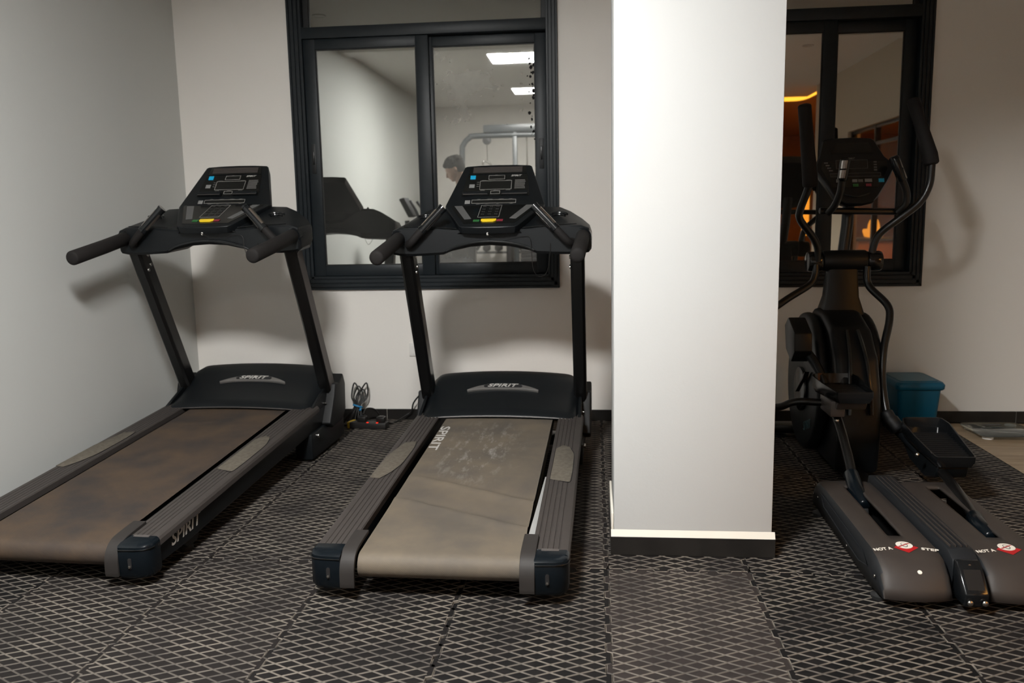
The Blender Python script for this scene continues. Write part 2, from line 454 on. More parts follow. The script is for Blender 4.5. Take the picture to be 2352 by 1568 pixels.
W1 = dict(x0=-1.855, x1=-0.215, z0=0.840, z1=2.95)
W2 = dict(x0=0.785, x1=1.918, z0=0.828, z1=2.95)
b = Bld(); hole_wall(b, 'x', D, D + 0.22, XL - 0.2, XR + 0.2, 0.0, HC, [(w['x0'] + .01, w['x1'] - .01, w['z0'] + .01, w['z1'] - .01) for w in (W1, W2)])
b.obj('wall_back', 'wall_paint', kind='structure')
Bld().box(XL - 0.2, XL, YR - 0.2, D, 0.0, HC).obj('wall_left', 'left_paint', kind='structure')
Bld().box(XL - 0.2, 2.75, YR - 0.2, YR, 0.0, HC).obj('wall_rear', 'wall_paint', kind='structure')
b = Bld(); hole_wall(b, 'y', XR, XR + 0.15, YR, D, 0.0, HC, [(YR, -2.10, 0.0, HC), (-0.45, 2.15, 0.0, 2.22)])
b.obj('wall_right', 'tan_paint', kind='structure')
Bld().box(XL - 0.2, XR + 0.15, YR - 0.2, D + 0.22, HC, HC + 0.12).obj('ceiling', 'ceiling_paint', kind='structure')
# shallow dropped beam along the ceiling, seen in the window glass
Bld().box(XL, XR, 1.46, 1.72, HC - 0.05, HC - 0.0005).obj('trim_1', 'ceiling_paint', kind='structure')

# unseen beam above the pillar, added to keep light off the right bay
Bld().box(0.07, 0.652, YR, D, 2.62, HC - .0005, .006, 2).obj('shade_beam', 'ceiling_paint', kind='structure')

# ---- skirting tiles
def skirting(name, axis, c, side, a0, a1, first, step, h=0.069, th=0.012):
    s = struct(name, (0, 0, 0))
    g = Bld()
    if axis == 'x': g.box(a0, a1, min(c, c + side * th * .7), max(c, c + side * th * .7), 0.0005, h - .003)
    else: g.box(min(c, c + side * th * .7), max(c, c + side * th * .7), a0, a1, 0.0005, h - .003)
    g.obj('grout_bed', 'grout', s)
    x = first
    while x > a0: x -= step
    while x < a1:
        p0, p1 = max(x, a0) + .0015, min(x + step, a1) - .0015
        if p1 - p0 > .02:
            t = Bld()
            if axis == 'x': t.box(p0, p1, min(c, c + side * th), max(c, c + side * th), 0.0005, h, .0015, 1)
            else: t.box(min(c, c + side * th), max(c, c + side * th), p0, p1, 0.0005, h, .0015, 1)
            t.obj('skirting_tile', 'skirting', s)
        x += step
    return s
skirting('baseboard_back', 'x', D, -1, XL, XR, -1.335, 0.64)
skirting('baseboard_left', 'y', XL, 1, YR, D - .013, 0.2, 0.64)

# ---- pillar
p = struct('pillar', (0, 0, 0))
PX0, PX1, PY0, PY1 = 0.068, 0.654, 3.060, 3.50
Bld().box(PX0, PX1, PY0, PY1, 0.0, 2.6195, 0.004, 2).obj('plaster_shaft', 'pillar_paint_dimmed', p)
Bld().box(PX0 - .012, PX1 + .012, PY0 - .013, PY0 - .0005, 0.0005, 0.073, .0015, 1).obj('skirting_tile', 'skirting', p)
Bld().box(PX0 - .012, PX0 - .0005, PY0, PY1 + .012, 0.0005, 0.073, .0015, 1).obj('skirting_tile', 'skirting', p)
Bld().box(PX1 + .0005, PX1 + .012, PY0, PY1 + .012, 0.0005, 0.073, .0015, 1).obj('skirting_tile', 'skirting', p)
t = Bld()
t.prism([(PY0 - .012, 0.0735), (PY0 - .0003, 0.0735), (PY0 - .0003, 0.098)], 'x', PX0 - .011, PX1 + .011)
t.obj('plaster_fillet', 'trim_white', p)
Bld().box(PX0 - .010, PX0 - .0005, PY0 + .004, PY0 + .55 - .15, 0.0735, 0.16, .003, 2).obj('plaster_fillet', 'trim_white', p)

# ---- windows
def window(name, w, meet, glassL, glassR, has_handles):
    x0, x1, z0, z1 = w['x0'], w['x1'], w['z0'], w['z1']
    root = struct(name, (0, 0, 0))
    Y0, Y1 = D - 0.020, D + 0.14
    FW = 0.085
    def profile(horizontal, p0, p1, a0, a1, outer_low):
        """stepped aluminium profile between p0..p1 across, a0..a1 along"""
        b = Bld()
        w_ = p1 - p0
        steps = [(0.0, 0.16, 0.0), (0.16, 0.22, .007), (0.22, 0.46, .002), (0.46, 0.52, .010), (0.52, 0.76, .005), (0.76, 0.82, .016), (0.82, 1.0, .012)]
        for s0, s1, dy in steps:
            q0, q1 = (p0 + s0 * w_, p0 + s1 * w_) if outer_low else (p1 - s1 * w_, p1 - s0 * w_)
            if horizontal: b.box(a0, a1, Y0 + dy, Y1, q0, q1, .0012, 1)
            else: b.box(q0, q1, Y0 + dy, Y1, a0, a1, .0012, 1)
        return b
    profile(False, x0, x0 + FW, z0 + FW * .0, z1, True).obj('jamb', 'frame_alu', root)
    profile(False, x1 - FW * .82, x1, z0, z1, False).obj('jamb', 'frame_alu', root)
    profile(True, z0 - .0004, z0 + FW, x0 + .002, x1 - .002, True).obj('sill', 'frame_alu', root)
    profile(True, z1 - FW, z1 + .0004, x0 + .002, x1 - .002, False).obj('head', 'frame_alu', root)
    zi0, zi1 = z0 + FW, z1 - FW
    xi0, xi1 = x0 + FW, x1 - FW * .82
    zb = z0 + 1.528                                  # underside of the transom bar
    Bld().box(xi0, xi1, D - .012, Y1, zb, zb + .066, .002, 2).obj('transom_bar', 'frame_alu', root)
    # fixed pane above
    t = Bld(); zt = zb + .066
    for q in ((xi0, xi0 + .036, zt, zi1), (xi1 - .030, xi1, zt, zi1)): t.box(q[0], q[1], D + .035, D + .085, q[2], q[3], .002, 1)
    t.box(xi0, xi1, D + .035, D + .085, zi1 - .03, zi1, .002, 1); t.box(xi0, xi1, D + .035, D + .085, zt, zt + .006, .001, 1)
    f = t.obj('transom_frame', 'frame_dark', root)
    Bld().box(xi0 + .03, xi1 - .025, D + .055, D + .061, zt + .004, zi1 - .026).obj('pane', 'glass_transom', f)
    # sliding sashes: the left one runs in front
    m0, m1 = meet
    def sash(a0, a1, yf, sl, sr, glass, st, hx):
        b = Bld(); zA, zB = zi0 + .002, zb - .002
        yb = yf + .034
        b.box(a0, a0 + sl, yf, yb, zA, zB, .002, 2); b.box(a1 - sr, a1, yf, yb, zA, zB, .002, 2)
        b.box(a0 + sl, a1 - sr, yf, yb, zA, zA + .066, .002, 2); b.box(a0 + sl, a1 - sr, yf, yb, zB - .060, zB, .002, 2)
        s = b.obj('sash', 'frame_alu', root)
        g = Bld(); e = .006
        gx0, gx1, gz0, gz1 = a0 + sl, a1 - sr, zA + .066, zB - .060
        g.box(gx0, gx0 + e, yf + .008, yf + .02, gz0, gz1); g.box(gx1 - e, gx1, yf + .008, yf + .02, gz0, gz1)
        g.box(gx0 + e, gx1 - e, yf + .008, yf + .02, gz0, gz0 + e); g.box(gx0 + e, gx1 - e, yf + .008, yf + .02, gz1 - e, gz1)
        g.obj('gasket', 'gasket', s)
        Bld().box(gx0 + .001, gx1 - .001, yf + .014, yf + .019, gz0 + .001, gz1 - .001).obj('pane', glass, s)
        if hx is not None:
            h = Bld(); zc = z0 + .815
            h.box(hx - .014, hx + .014, yf - .004, yf + .001, zc - .09, zc + .09, .0019, 2)
            hh = h.obj('handle', 'frame_dark', s)
            Bld().box(hx - .005, hx + .005, yf - .012, yf - .0035, zc - .035, zc + .045, .002, 2).obj('handle_latch', 'metal_black', s)
        return s
    # the rear sash first
    sash(m0 + .010, xi1 - .004, D + .047, .083, .066, glassR, 0, (xi1 - .036) if has_handles else None)
    sash(xi0 + .002, m1, D + .004, .074, .077, glassL, 0, (xi0 + .036) if has_handles else None)
    return root
window('window_1', W1, (-1.071, -0.994), 'glass', 'glass_hazy', True)
window('window_2', W2, (1.311, 1.390), 'glass_right', 'glass_right', False)
# mould specks along the right edge of the hazy pane
b = Bld(); random.seed(21)
for k in range(26):
    z = random.uniform(1.70, 2.22); x = -0.362 - abs(random.gauss(0, .022)); r = random.uniform(.003, .011)
    b.poly([(x + r * random.uniform(.5, 1.2) * math.cos(a), D + .0605, z + r * 1.3 * random.uniform(.5, 1.2) * math.sin(a)) for a in [2 * math.pi * q / 7 for q in range(7)]], (0, -.0004, 0))
b.obj('mould_specks', 'crack', bpy.data.objects['window_1'], kind='stuff')
# dark backing added a little behind the glass, so the night stays black
Bld().box(-2.6, 2.4, D + 1.0, D + 1.1, 0.0, 3.2).obj('night_backing', 'frame_dark', kind='structure')

# ---- floor: slab, interlocking rubber mats, oak strip
floor = Bld().box(XL - .45, XR, YR - .2, D + .3, -0.08, -0.0105).obj('floor', 'rubber', kind='structure')
S_ = 0.508
SY_ = 1.12
def mat_mesh(straight_right=False):
    """one interlocking mat: dovetailed outline, bevelled edge paled by wear and painted light, raised diamond ribs"""
    amp = 0.0085
    def edge(length, n, flat=False):
        """dovetail polyline along u with offset v"""
        if flat: return [(0, 0), (length, 0)]
        out = [(0, 0)]; p = length / n
        for i in range(n):
            k = p * .06 if i % 2 == 0 else -p * .06
            v = amp if i % 2 == 0 else -amp
            a, c = i * p + p * .06 - k, (i + 1) * p - p * .06 + k
            out += [(max(a, .004), v), (min(c, length - .004), v)]
        out.append((length, 0)); return out
    g = 0.0009
    ex = edge(S_, 9); ey = edge(SY_, 19); er = edge(SY_, 19, straight_right)
    out = [(u, v + g) for u, v in ex[:-1]]                                   # near edge
    out += [(S_ + v - g, u) for u, v in er[:-1]]                             # right
    out += [(u, SY_ + v - g) for u, v in ex[::-1][:-1]]                      # far
    out += [(v + g, u) for u, v in ey[::-1][:-1]]                            # left
    t = bmesh.new()
    bot = [t.verts.new((x, y, -.0102)) for x, y in out]
    top = [t.verts.new((x, y, 0.0)) for x, y in out]
    t.faces.new(top)
    nn = len(out)
    for i in range(nn): t.faces.new((bot[i], bot[(i + 1) % nn], top[(i + 1) % nn], top[i]))
    bmesh.ops.recalc_face_normals(t, faces=t.faces)
    be = [ed for ed in t.edges if all(v.co.z > -.001 for v in ed.verts)]
    bmesh.ops.bevel(t, geom=be, offset=.0024, segments=1, affect='EDGES', clamp_overlap=True)
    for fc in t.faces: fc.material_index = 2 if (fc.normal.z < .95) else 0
    bmesh.ops.triangulate(t, faces=[fc for fc in t.faces if len(fc.verts) > 4])
    me = bpy.data.meshes.new('rubber_mat')
    px, py = S_ / 6, SY_ / 26
    m = 0.0095; x0, x1, y0, y1 = m, S_ - m, m, SY_ - m
    w, hgt = 0.0021, 0.0016
    for fam in (1, -1):
        for k in range(-28, 34):
            pts = []
            for x in (x0, x1):                      # x/px + fam*y/py = k + .5
                y = (k + .5 - x / px) * py * fam
                if y0 <= y <= y1: pts.append((x, y))
            for y in (y0, y1):
                x = (k + .5 - fam * y / py) * px
                if x0 < x < x1: pts.append((x, y))
            if len(pts) < 2: continue
            a, c = Vector((*pts[0], 0)), Vector((*pts[1], 0))
            d = (c - a)
            if d.length < .01: continue
            d.normalize(); s = Vector((-d.y, d.x, 0))
            vs = [t.verts.new(a + s * w * 1.5 * q + Vector((0, 0, -.0002))) for q in (-1, 1)] + [t.verts.new(c + s * w * 1.5 * q + Vector((0, 0, -.0002))) for q in (1, -1)]
            vt = [t.verts.new(a + d * .001 + s * w * .75 * q + Vector((0, 0, hgt))) for q in (-1, 1)] + [t.verts.new(c - d * .001 + s * w * .75 * q + Vector((0, 0, hgt))) for q in (1, -1)]
            fs = [t.faces.new(vt[::-1])] + [t.faces.new((vs[i], vs[(i + 1) % 4], vt[(i + 1) % 4], vt[i])) for i in range(4)]
            for q in fs:
                q.material_index = 1
                q.normal_update()
            if fs[0].normal.z < 0:
                for q in fs: q.normal_flip()
    t.to_mesh(me); t.free()
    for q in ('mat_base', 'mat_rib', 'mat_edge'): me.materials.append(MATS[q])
    return me
mm, mm_edge = mat_mesh(False), mat_mesh(True)
random.seed(4)
MX0, MY0 = 0.037, 2.915
for i in range(-6, 4):
    for j in range(-6, 3):
        o = bpy.data.objects.new('rubber_mat', mm_edge if i == 3 else mm); COL.objects.link(o); o.parent = floor
        f = 1.0 if (i, j) == (0, -1) else (0.75 if (i, j) == (-1, 0) else random.uniform(0.0, 0.45))     # some mats are more faded
        o.color = (f, f, f, 1)
        o.location = (MX0 + i * S_, MY0 + j * SY_ + (0.018 if i < -1 else 0.0), 0.0)
yy = YR; k = 0
while yy < D - .02:
    y1 = min(yy + .145, D - .013)
    cut = 2.42 + .17 * ((k * 2) % 5)
    for a, c in ((MX0 + 4 * S_ + .004, cut), (cut, XR)):
        Bld().box(a + .0006, c - .0006, yy + .0006, y1 - .0006, -0.0103, -0.004, .0008, 1).obj('floor_plank', 'oak', floor)
    yy += .145; k += 1

# ---- the lobby beyond the openings in the right wall (only seen in the right-hand window's glass)
LX0, LX1, LY0, LY1, LH = XR + .15, 8.6, -12.0, 4.0, 3.15
Bld().box(LX0, LX1, YR - .2, LY1, -0.08, -0.004).box(2.75, LX1, LY0, YR - .2, -0.08, -0.004).obj('floor_lobby', 'lobby_floor', kind='structure')
Bld().box(LX0, LX1, YR - .2, LY1, LH, LH + .1).box(2.75, LX1, LY0, YR - .2, LH, LH + .1).obj('ceiling_lobby', 'lobby_wall', kind='structure')
Bld().box(LX1, LX1 + .1, LY0, LY1, 0, LH).obj('wall_lobby_far', 'lobby_wood', kind='structure')
Bld().box(2.75, LX1, LY0 - .1, LY0, 0, LH).obj('wall_lobby_rear', 'lobby_wood', kind='structure')
Bld().box(LX0, LX1, LY1, LY1 + .1, 0, LH).obj('wall_lobby_front', 'lobby_wood', kind='structure')
Bld().box(2.60, 2.75, LY0, YR - .2, 0, LH).obj('wall_lobby_near', 'lobby_wall', kind='structure')
# glazed partition in the first opening
d = struct('door_1', (0, 0, 0))
for y in (-0.45, 0.42, 1.28, 2.10): Bld().box(XR + .04, XR + .10, y, y + .05, 0.0, 2.215, .003, 2).obj('mullion', 'lobby_dark', d)
Bld().box(XR + .045, XR + .095, -0.4, 2.1, 1.99, 2.03, .003, 2).obj('transom_bar', 'lobby_dark', d)
Bld().box(XR + .045, XR + .095, -0.4, 2.1, 2.18, 2.218, .003, 2).obj('header', 'lobby_dark', d)
Bld().box(XR + .045, XR + .095, -0.4, 2.1, 0.0, 0.09, .003, 2).obj('bottom_rail', 'lobby_dark', d)
for y, ye in ((-0.4, 0.42), (0.47, 1.28), (1.33, 2.10)): Bld().box(XR + .066, XR + .072, y + .001, ye - .001, .091, 1.989).obj('pane', 'partition_glass', d)

# ceiling lights
def ceiling_panel(x0, x1, y0, y1, label, lamp='led_panel'):
    t = thing('ceiling_light', label, 'ceiling light', ((x0 + x1) / 2, (y0 + y1) / 2, HC), group='square LED panels on the ceiling')
    w, l = (x1 - x0) / 2, (y1 - y0) / 2
    f = Bld()
    for q in ((-w, w, -l, -l + .018), (-w, w, l - .018, l), (-w, -w + .018, -l + .018, l - .018), (w - .018, w, -l + .018, l - .018)):
        f.box(q[0], q[1], q[2], q[3], -.022, -.0005, .002, 1)
    f.obj('frame', 'white_plastic', t)
    Bld().box(-w + .018, w - .018, -l + .018, l - .018, -.018, -.004).obj('diffuser', lamp, t)
ceiling_panel(-1.15, -0.55, 0.70, 1.30, 'square LED ceiling panel mirrored highest in the left window')
ceiling_panel(-1.13, -0.53, -1.76, -1.16, 'square LED ceiling panel mirrored below the other in the left window', 'led_panel_dim')
def downlight(x, y, label):
    t = thing('recessed_downlight', label, 'ceiling light', (x, y, HC), group='small round downlights switched off')
    Bld().lathe([(.042, -.001), (.058, -.001), (.058, -.006), (.046, -.009), (.042, -.006)], (0, 0, 0), seg=20).obj('ring', 'downlight_ring', t)
    Bld().cyl((0, 0, -.002), (0, 0, 1), .0415, .002, 20).obj('lens', 'downlight_glass', t)
downlight(-2.33, 3.16, 'small round downlight mirrored at the corner of the upper window pane')
downlight(-2.29, 1.55 + .2, 'small round downlight mirrored at the top of the left sliding pane')
downlight(3.0 - .75, 0.9, 'small round downlight mirrored in the right-hand window')
# lobby lamps
def cove(x0, x1, y0, y1, label, lamp='warm_lamp'):
    t = thing('cove_lamp', label, 'ceiling light', ((x0 + x1) / 2, (y0 + y1) / 2, LH), group='warm lobby ceiling lamps')
    w, l = (x1 - x0) / 2, (y1 - y0) / 2
    pts = [(w * math.copysign(abs(math.cos(a)) ** .6, math.cos(a)), l * math.copysign(abs(math.sin(a)) ** .6, math.sin(a))) for a in [2 * math.pi * k / 24 for k in range(24)]]
    Bld().prism([(a * 1.12, c * 1.12) for a, c in pts], 'z', -.012, -.0005).obj('surround', 'lobby_wood', t)
    Bld().prism(pts, 'z', -.03, -.013).obj('diffuser', lamp, t)
cove(3.05, 3.56, -4.75, -3.35, 'warm oval ceiling lamp glowing orange at the left edge of the right window')
cove(5.2, 6.1, -7.6, -6.4, 'warm oval ceiling lamp glowing above the elliptical console in the glass')
for i, (x, y) in enumerate(((3.95, -6.1), (6.9, -6.9))):
    tag(Bld().cyl((x, y, LH - .006), (0, 0, 1), .05, .01, 16).obj('spot_lamp', 'warm_spot'),
        ['tiny warm spot lamp in the glass left of the elliptical grip', 'tiny warm spot lamp in the glass above the elliptical grip'][i], 'ceiling light', 'tiny lobby spots')
cove(4.6, 5.6, -1.2, 0.4, 'unseen warm fill lamp added on the lobby ceiling nearest the glazed partition', 'lobby_fill')  # this and the next are extra lamps out of view, lighting the lobby
cove(6.6, 7.6, -4.6, -3.0, 'unseen warm fill lamp added deep in the lobby by its far wall', 'lobby_fill')
# lobby furniture
t = thing('reception_counter', 'dark counter lit orange in the right-hand window glass', 'counter', (4.55, -3.1, 0))
Bld().box(-.55, .55, -.25, .25, 0, .80, .01, 2).obj('body', 'lobby_wood', t)
Bld().box(-.60, .60, -.30, .30, .8005, .84, .008, 2).obj('top', 'lobby_dark', t)
t = thing('table_lamp', 'glowing orange table lamp with a bowl base on the counter', 'lamp', (4.28, -3.05, .8405))
Bld().lathe([(.02, .0), (.13, .015), (.16, .10), (.15, .135), (.125, .12), (.03, .05)], (0, 0, 0)).obj('bowl', 'warm_lamp_dim', t)
Bld().lathe([(.03, .05), (.09, .12), (.085, .20), (.06, .27), (.02, .30)], (0, 0, 0)).obj('shade', 'warm_lamp_dim', t)
tag(Bld().box(4.72, 4.90, -2.5, -2.32, 0, LH - .001, .01, 2).obj('wooden_column', 'lobby_wood'), 'wooden column lit orange at the right edge of the window glass', 'column')
t = thing('floor_lamp', 'slim floor lamp glowing orange beside the pillar in the window glass', 'lamp', (3.40, -3.75, 0))
Bld().cyl((0, 0, .0125), (0, 0, 1), .13, .025, 20, .005).obj('base', 'lobby_dark', t)
Bld().cyl((0, 0, .45), (0, 0, 1), .012, .85, 10).obj('pole', 'lobby_dark', t)
Bld().cyl((0, 0, 1.25), (0, 0, 1), .055, .75, 16, .01).obj('shade', 'warm_lamp_dim', t)

# ================================================================== TREADMILLS
def deck_z(y): return 0.166 + 0.022 * y          # top of the foot rails

CW, CT, CB = Vector((0, 1.836, 1.341)), Vector((0, 2.040, 1.546)), Vector((0, 1.545, 1.234))
UP_D = (CT - CW).normalized(); LO_D = (CB - CW).normalized()
UP_N = Vector((0, -UP_D.z, UP_D.y)); LO_N = Vector((0, -abs(LO_D.z), abs(LO_D.y)))
def cf(u, s, n=0.0):
    """point on the console face: u across, s along from the fold (up +), n above the face"""
    if s >= 0: p = CW + UP_D * s + UP_N * n
    else: p = CW + LO_D * (-s) + LO_N * n
    return Vector((u, p.y, p.z))

def face_plate(b, pts, n0=0.0005, th=0.002, mi=0, bev=0.0):
    N = UP_N if pts[0][1] >= 0 else LO_N
    return b.poly([cf(u, s, n0) for u, s in pts], N * th, mi, bev)
def face_rect(b, u0, u1, s0, s1, n0=0.0005, th=0.002, mi=0, bev=0.0):
    return face_plate(b, [(u0, s0), (u1, s0), (u1, s1), (u0, s1)], n0, th, mi, bev)
def face_frame(b, u0, u1, s0, s1, w=0.0016, n0=0.0012, th=0.0006):
    for q in ((u0, u1, s0, s0 + w), (u0, u1, s1 - w, s1), (u0, u0 + w, s0, s1), (u1 - w, u1, s0, s1)): face_rect(b, *q, n0, th)
    return b
def on_face(me, u, s, n=0.001):
    N = UP_N if s >= 0 else LO_N
    d = UP_D if s >= 0 else -LO_D
    M = Matrix(((1, 0, 0, 0), (0, d.y, N.y, 0), (0, d.z, N.z, 0), (0, 0, 0, 1)))
    return Matrix.Translation(cf(u, s, n)) @ M

def treadmill(loc, yaw, pitch, label, belt_mat, belt_logo, creases, strip, ground):
    T = thing('treadmill', label, 'treadmill', loc, (pitch, 0, yaw), 'black treadmills facing the back wall')
    def g(y): return -(loc[2] + pitch * y * 0.9)        # floor height in the machine's own frame
    # ---- running belt around its rollers
    prof = []
    yr, zr, rr = 0.060, 0.112, 0.043
    for k in range(9):
        a = math.radians(90 + 22.5 * k); prof.append((yr + rr * math.cos(a), zr + rr * math.sin(a)))
    low = [(1.98, 0.150)]
    tops = [(1.98 - (1.98 - yr) * i / 240.0, 0.0) for i in range(240)]
    tops = [(y, zr + rr + (y - yr) * 0.022) for y, _ in tops]
    NX = 28; X0, X1 = (-0.287, 0.287) if not strip else (-0.287, 0.296)
    bm = bmesh.new()
    rows = tops + prof + low
    V = []
    for (y, z) in rows:
        row = []
        for i in range(NX + 1):
            x = X0 + (X1 - X0) * i / NX; dz = 0.0
            if creases and y > 0.12 and z > .14:
                for (ax, ay), (bx, by), amp in creases:
                    yl = ay + (by - ay) * (x - ax) / (bx - ax)
                    e = (y - yl) + .004 * math.sin(x * 40)
                    fade = min(1, max(0, (x - ax + .06) / .15))
                    dz += amp * fade * (math.exp(-e / .011) if e > 0 else math.exp(-(e / .055) ** 2))
            row.append(bm.verts.new((x, y, z + dz)))
        V.append(row)
    nR = len(V)
    for r in range(nR):
        for i in range(NX): bm.faces.new((V[r][i], V[r][i + 1], V[(r + 1) % nR][i + 1], V[(r + 1) % nR][i]))
    bmesh.ops.recalc_face_normals(bm, faces=bm.faces)
    B = Bld(); B.bm.free(); B.bm = bm
    belt = B.obj('running_belt', belt_mat, T, 60)
    if belt_logo:
        me = text_mesh('SPIRIT', 0.40, 0.050, 0.0008, shear=0.0, bold=0.012)
        M = Matrix.Translation((-0.296 + .012, 1.640, deck_z(1.44) - 0.0085)) @ Matrix.Rotation(math.atan(0.022), 4, 'X') @ Matrix.Rotation(-math.pi / 2, 4, 'Z')
        t = Bld(); t.mesh(me, M); t.obj('belt_lettering', 'lettering_grey', belt)
    # ---- deck under the belt
    Bld().prism([(.10, .062), (1.95, .085), (1.95, .172), (.12, .137)], 'x', -.285, .285).obj('deck_board', 'metal_black', T)
    if strip: Bld().poly([(.3000, .16, .1575), (.3255, .16, .1575), (.3255, .88, .1733), (.3200, .88, .1733), (.3100, .50, .1650)], (0, 0, -.006)).obj('deck_edge', 'bright_steel', T)
    for s in (-1, 1):
        def sx(a, c): return (min(s * a, s * c), max(s * a, s * c))
        # side frame under the foot rail
        b = Bld()
        x0, x1 = sx(.331, .448)
        b.prism([(.08, .062), (.30, .055), (1.90, .080), (2.02, .12), (2.02, deck_z(2.02) - .035), (.08, deck_z(.08) - .034)], 'x', x0, x1, .004, 2)
        fr = b.obj('side_frame', 'plastic', T)
        if s > 0:
            me = text_mesh('SPIRIT', 0.245, 0.050, 0.001, shear=0.22, bold=0.015)
            M = Matrix.Translation((.4482, .195, .086)) @ Matrix.Rotation(0.012, 4, 'X') @ Matrix(((0, 0, 1, 0), (1, 0, 0, 0), (0, 1, 0, 0), (0, 0, 0, 1)))
            t = Bld(); t.mesh(me, M); t.obj('side_lettering', 'lettering_grey', fr)
        # ribbed foot rail, cross-section with grooves
        xi, xo = .327, .462
        prof2 = [(xi, -.030), (xi, -.006), (xi + .004, -.001)]
        gx = xi + .016
        for k in range(5):
            prof2 += [(gx, -.001), (gx + .002, -.0040), (gx + .0045, -.0040), (gx + .0065, -.001)]
            gx += .0195
        prof2 += [(xo - .018, -.001), (xo - .007, -.005), (xo - .001, -.014), (xo, -.022), (xo, -.034)]
        rings = []
        for y in (.075, 1.86):
            rings.append([(s * x, y, deck_z(y) + z) for x, z in prof2])
        b = Bld(); b.loft(rings)
        rail = b.obj('foot_rail', 'rail_grey', T, 25)
        # worn grip patch on the rail
        pad = Bld(); y0 = .80; L = .50
        pts = [(xi + .018, y0 + .02), (xi + .06, y0), (xo - .030, y0 - .012), (xo - .024, y0 + .12), (xo - .026, y0 + .36), (xo - .050, y0 + L - .03), (xo - .085, y0 + L), (xi + .02, y0 + L - .06)]
        if s < 0: pts = [(xo - .012, y0), (xo - .060, y0 - .01), (xi + .045, y0 + .07), (xi + .022, y0 + .19), (xi + .016, y0 + .42), (xi + .026, y0 + L + .03), (xo - .055, y0 + L + .01), (xo - .016, y0 + .30)]
        pad.poly([(s * x, y, deck_z(y) - .0008) for x, y in pts], (0, 0, .0022), 0, .0006)
        pad.obj('grip_patch', 'grip_tape', rail)
        cr = Bld()
        edge_pts = pts[1:6]
        cr.tube(spline([(s * x, y, deck_z(y) + .0002) for x, y in edge_pts], 5), .0016, 5)
        cr.obj('crack', 'crack', rail)
        # rear end cap: two shells with a seam, slot and adjusting bolt
        b = Bld()
        z1 = deck_z(.05)
        def cap_outline(in_, grow=0.0):
            return [(.345, .092), (.462 + grow, .092), (.462 + grow, .050), (.455 + grow, .025), (.438 + grow * .5, .009 - grow), (.415, .002 - grow), (.345, -.002 - grow)]
        o1 = [(s * x, y) for x, y in cap_outline(0)]
        b.loft([[(x * .985 if abs(x) > .4 else x, y * .9 + .009 if y < .05 else y, .042) for x, y in o1], [(x, y, .056) for x, y in o1], [(x, y, .148) for x, y in o1], [(x, y + (.0015 if y < .05 else 0), .1515) for x, y in o1]], bev=0)
        b.loft([[(x, y + (.0015 if y < .05 else 0), .1515) for x, y in o1], [(x * .998, y + (.002 if y < .05 else 0), .158) for x, y in o1],
                [(x * .992, (y + .008) if y < .05 else y, z1 - .004) for x, y in o1], [(x * .975 if abs(x) > .4 else x, (y + .024) if y < .05 else y, z1 + .002) for x, y in o1]])
        cap = b.obj('end_cap', 'cap_blue', T, 40)
        Bld().tube([(s * .346, -.0045, .1500), (s * .414, -.0005, .1500), (s * .440, .007, .1500), (s * .458, .024, .1500), (s * .4645, .05, .1500)], .0016, 6).obj('seam', 'metal_black', cap)
        Bld().prism([(s * (.388 + .007 * math.cos(a)), .100 + (.013 if math.sin(a) > 0 else -.013) + .007 * math.sin(a)) for a in [2 * math.pi * k / 16 for k in range(16)]], 'y', -.0025, .012).obj('slot', 'crack', cap)
        Bld().cyl((s * .388, -.001, .090), (0, 1, 0), .0048, .014, 10, .001).obj('bolt', 'steel', cap)
        if s > 0:
            Bld().box(.362, .425, .078, .094, z1 + .0005, z1 + .0045, .0015, 2).obj('clip', 'metal_grey', cap)
        # curved guard strap beside the belt
        po = [(.205, z1 + .012), (.12, z1 + .010), (.05, z1 + .004), (.012, z1 - .016), (-.008, z1 - .05), (-.012, .072), (-.010, .052)]
        pi = [(.205, z1 + .000), (.12, z1 - .002), (.055, z1 - .008), (.024, z1 - .024), (.006, z1 - .054), (.001, .072), (.002, .054)]
        po = [(p.x, p.y) for p in spline([(a, c, 0) for a, c in po], 4)]; pi = [(p.x, p.y) for p in spline([(a, c, 0) for a, c in pi], 4)]
        x0, x1 = sx(.292, .345)
        Bld().prism(po + pi[::-1], 'x', x0, x1, .0015, 1).obj('belt_guard', 'strap_grey', T, 40)
        # adjustable rear foot with wheel
        b = Bld()
        b.prism([(.30, .07), (.48, .07), (.45, .022), (.37, .018)], 'x', *sx(.36, .42), .003, 1)
        b.cyl((s * .39, .40, g(.40) + .012), (0, 0, 1), .032, .024, 18, .004)
        b.obj('rear_foot', 'rubber', T)
        # upright with boot
        bt, tp = Vector((s * .437, 2.115, .19)), Vector((s * .440, 1.660, 1.125))
        d = (tp - bt).normalized(); w = Vector((s, 0, 0)); n = d.cross(w).normalized()
        hw, hd = .034, .050
        def ring(p, k=1.0):
            c = .012
            pts2 = [(-hw + c, -hd), (hw - c, -hd), (hw, -hd + c), (hw, hd - c), (hw - c, hd), (-hw + c, hd), (-hw, hd - c), (-hw, -hd + c)]
            return [p + w * a * k + n * e * k for a, e in pts2]
        b = Bld(); b.loft([ring(bt), ring(tp)])
        up = b.obj('upright', 'metal_black', T, 20)
        # outer side plate, its paler grey painting the light that side receives, and the groove in the rear face
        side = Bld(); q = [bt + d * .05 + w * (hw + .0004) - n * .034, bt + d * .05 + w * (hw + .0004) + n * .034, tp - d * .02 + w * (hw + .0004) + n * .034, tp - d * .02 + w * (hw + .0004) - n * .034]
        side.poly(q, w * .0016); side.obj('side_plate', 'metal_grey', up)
        q = [bt + d * .05 - w * (hw + .0004) - n * .034, bt + d * .05 - w * (hw + .0004) + n * .034, tp - d * .02 - w * (hw + .0004) + n * .034, tp - d * .02 - w * (hw + .0004) - n * .034]
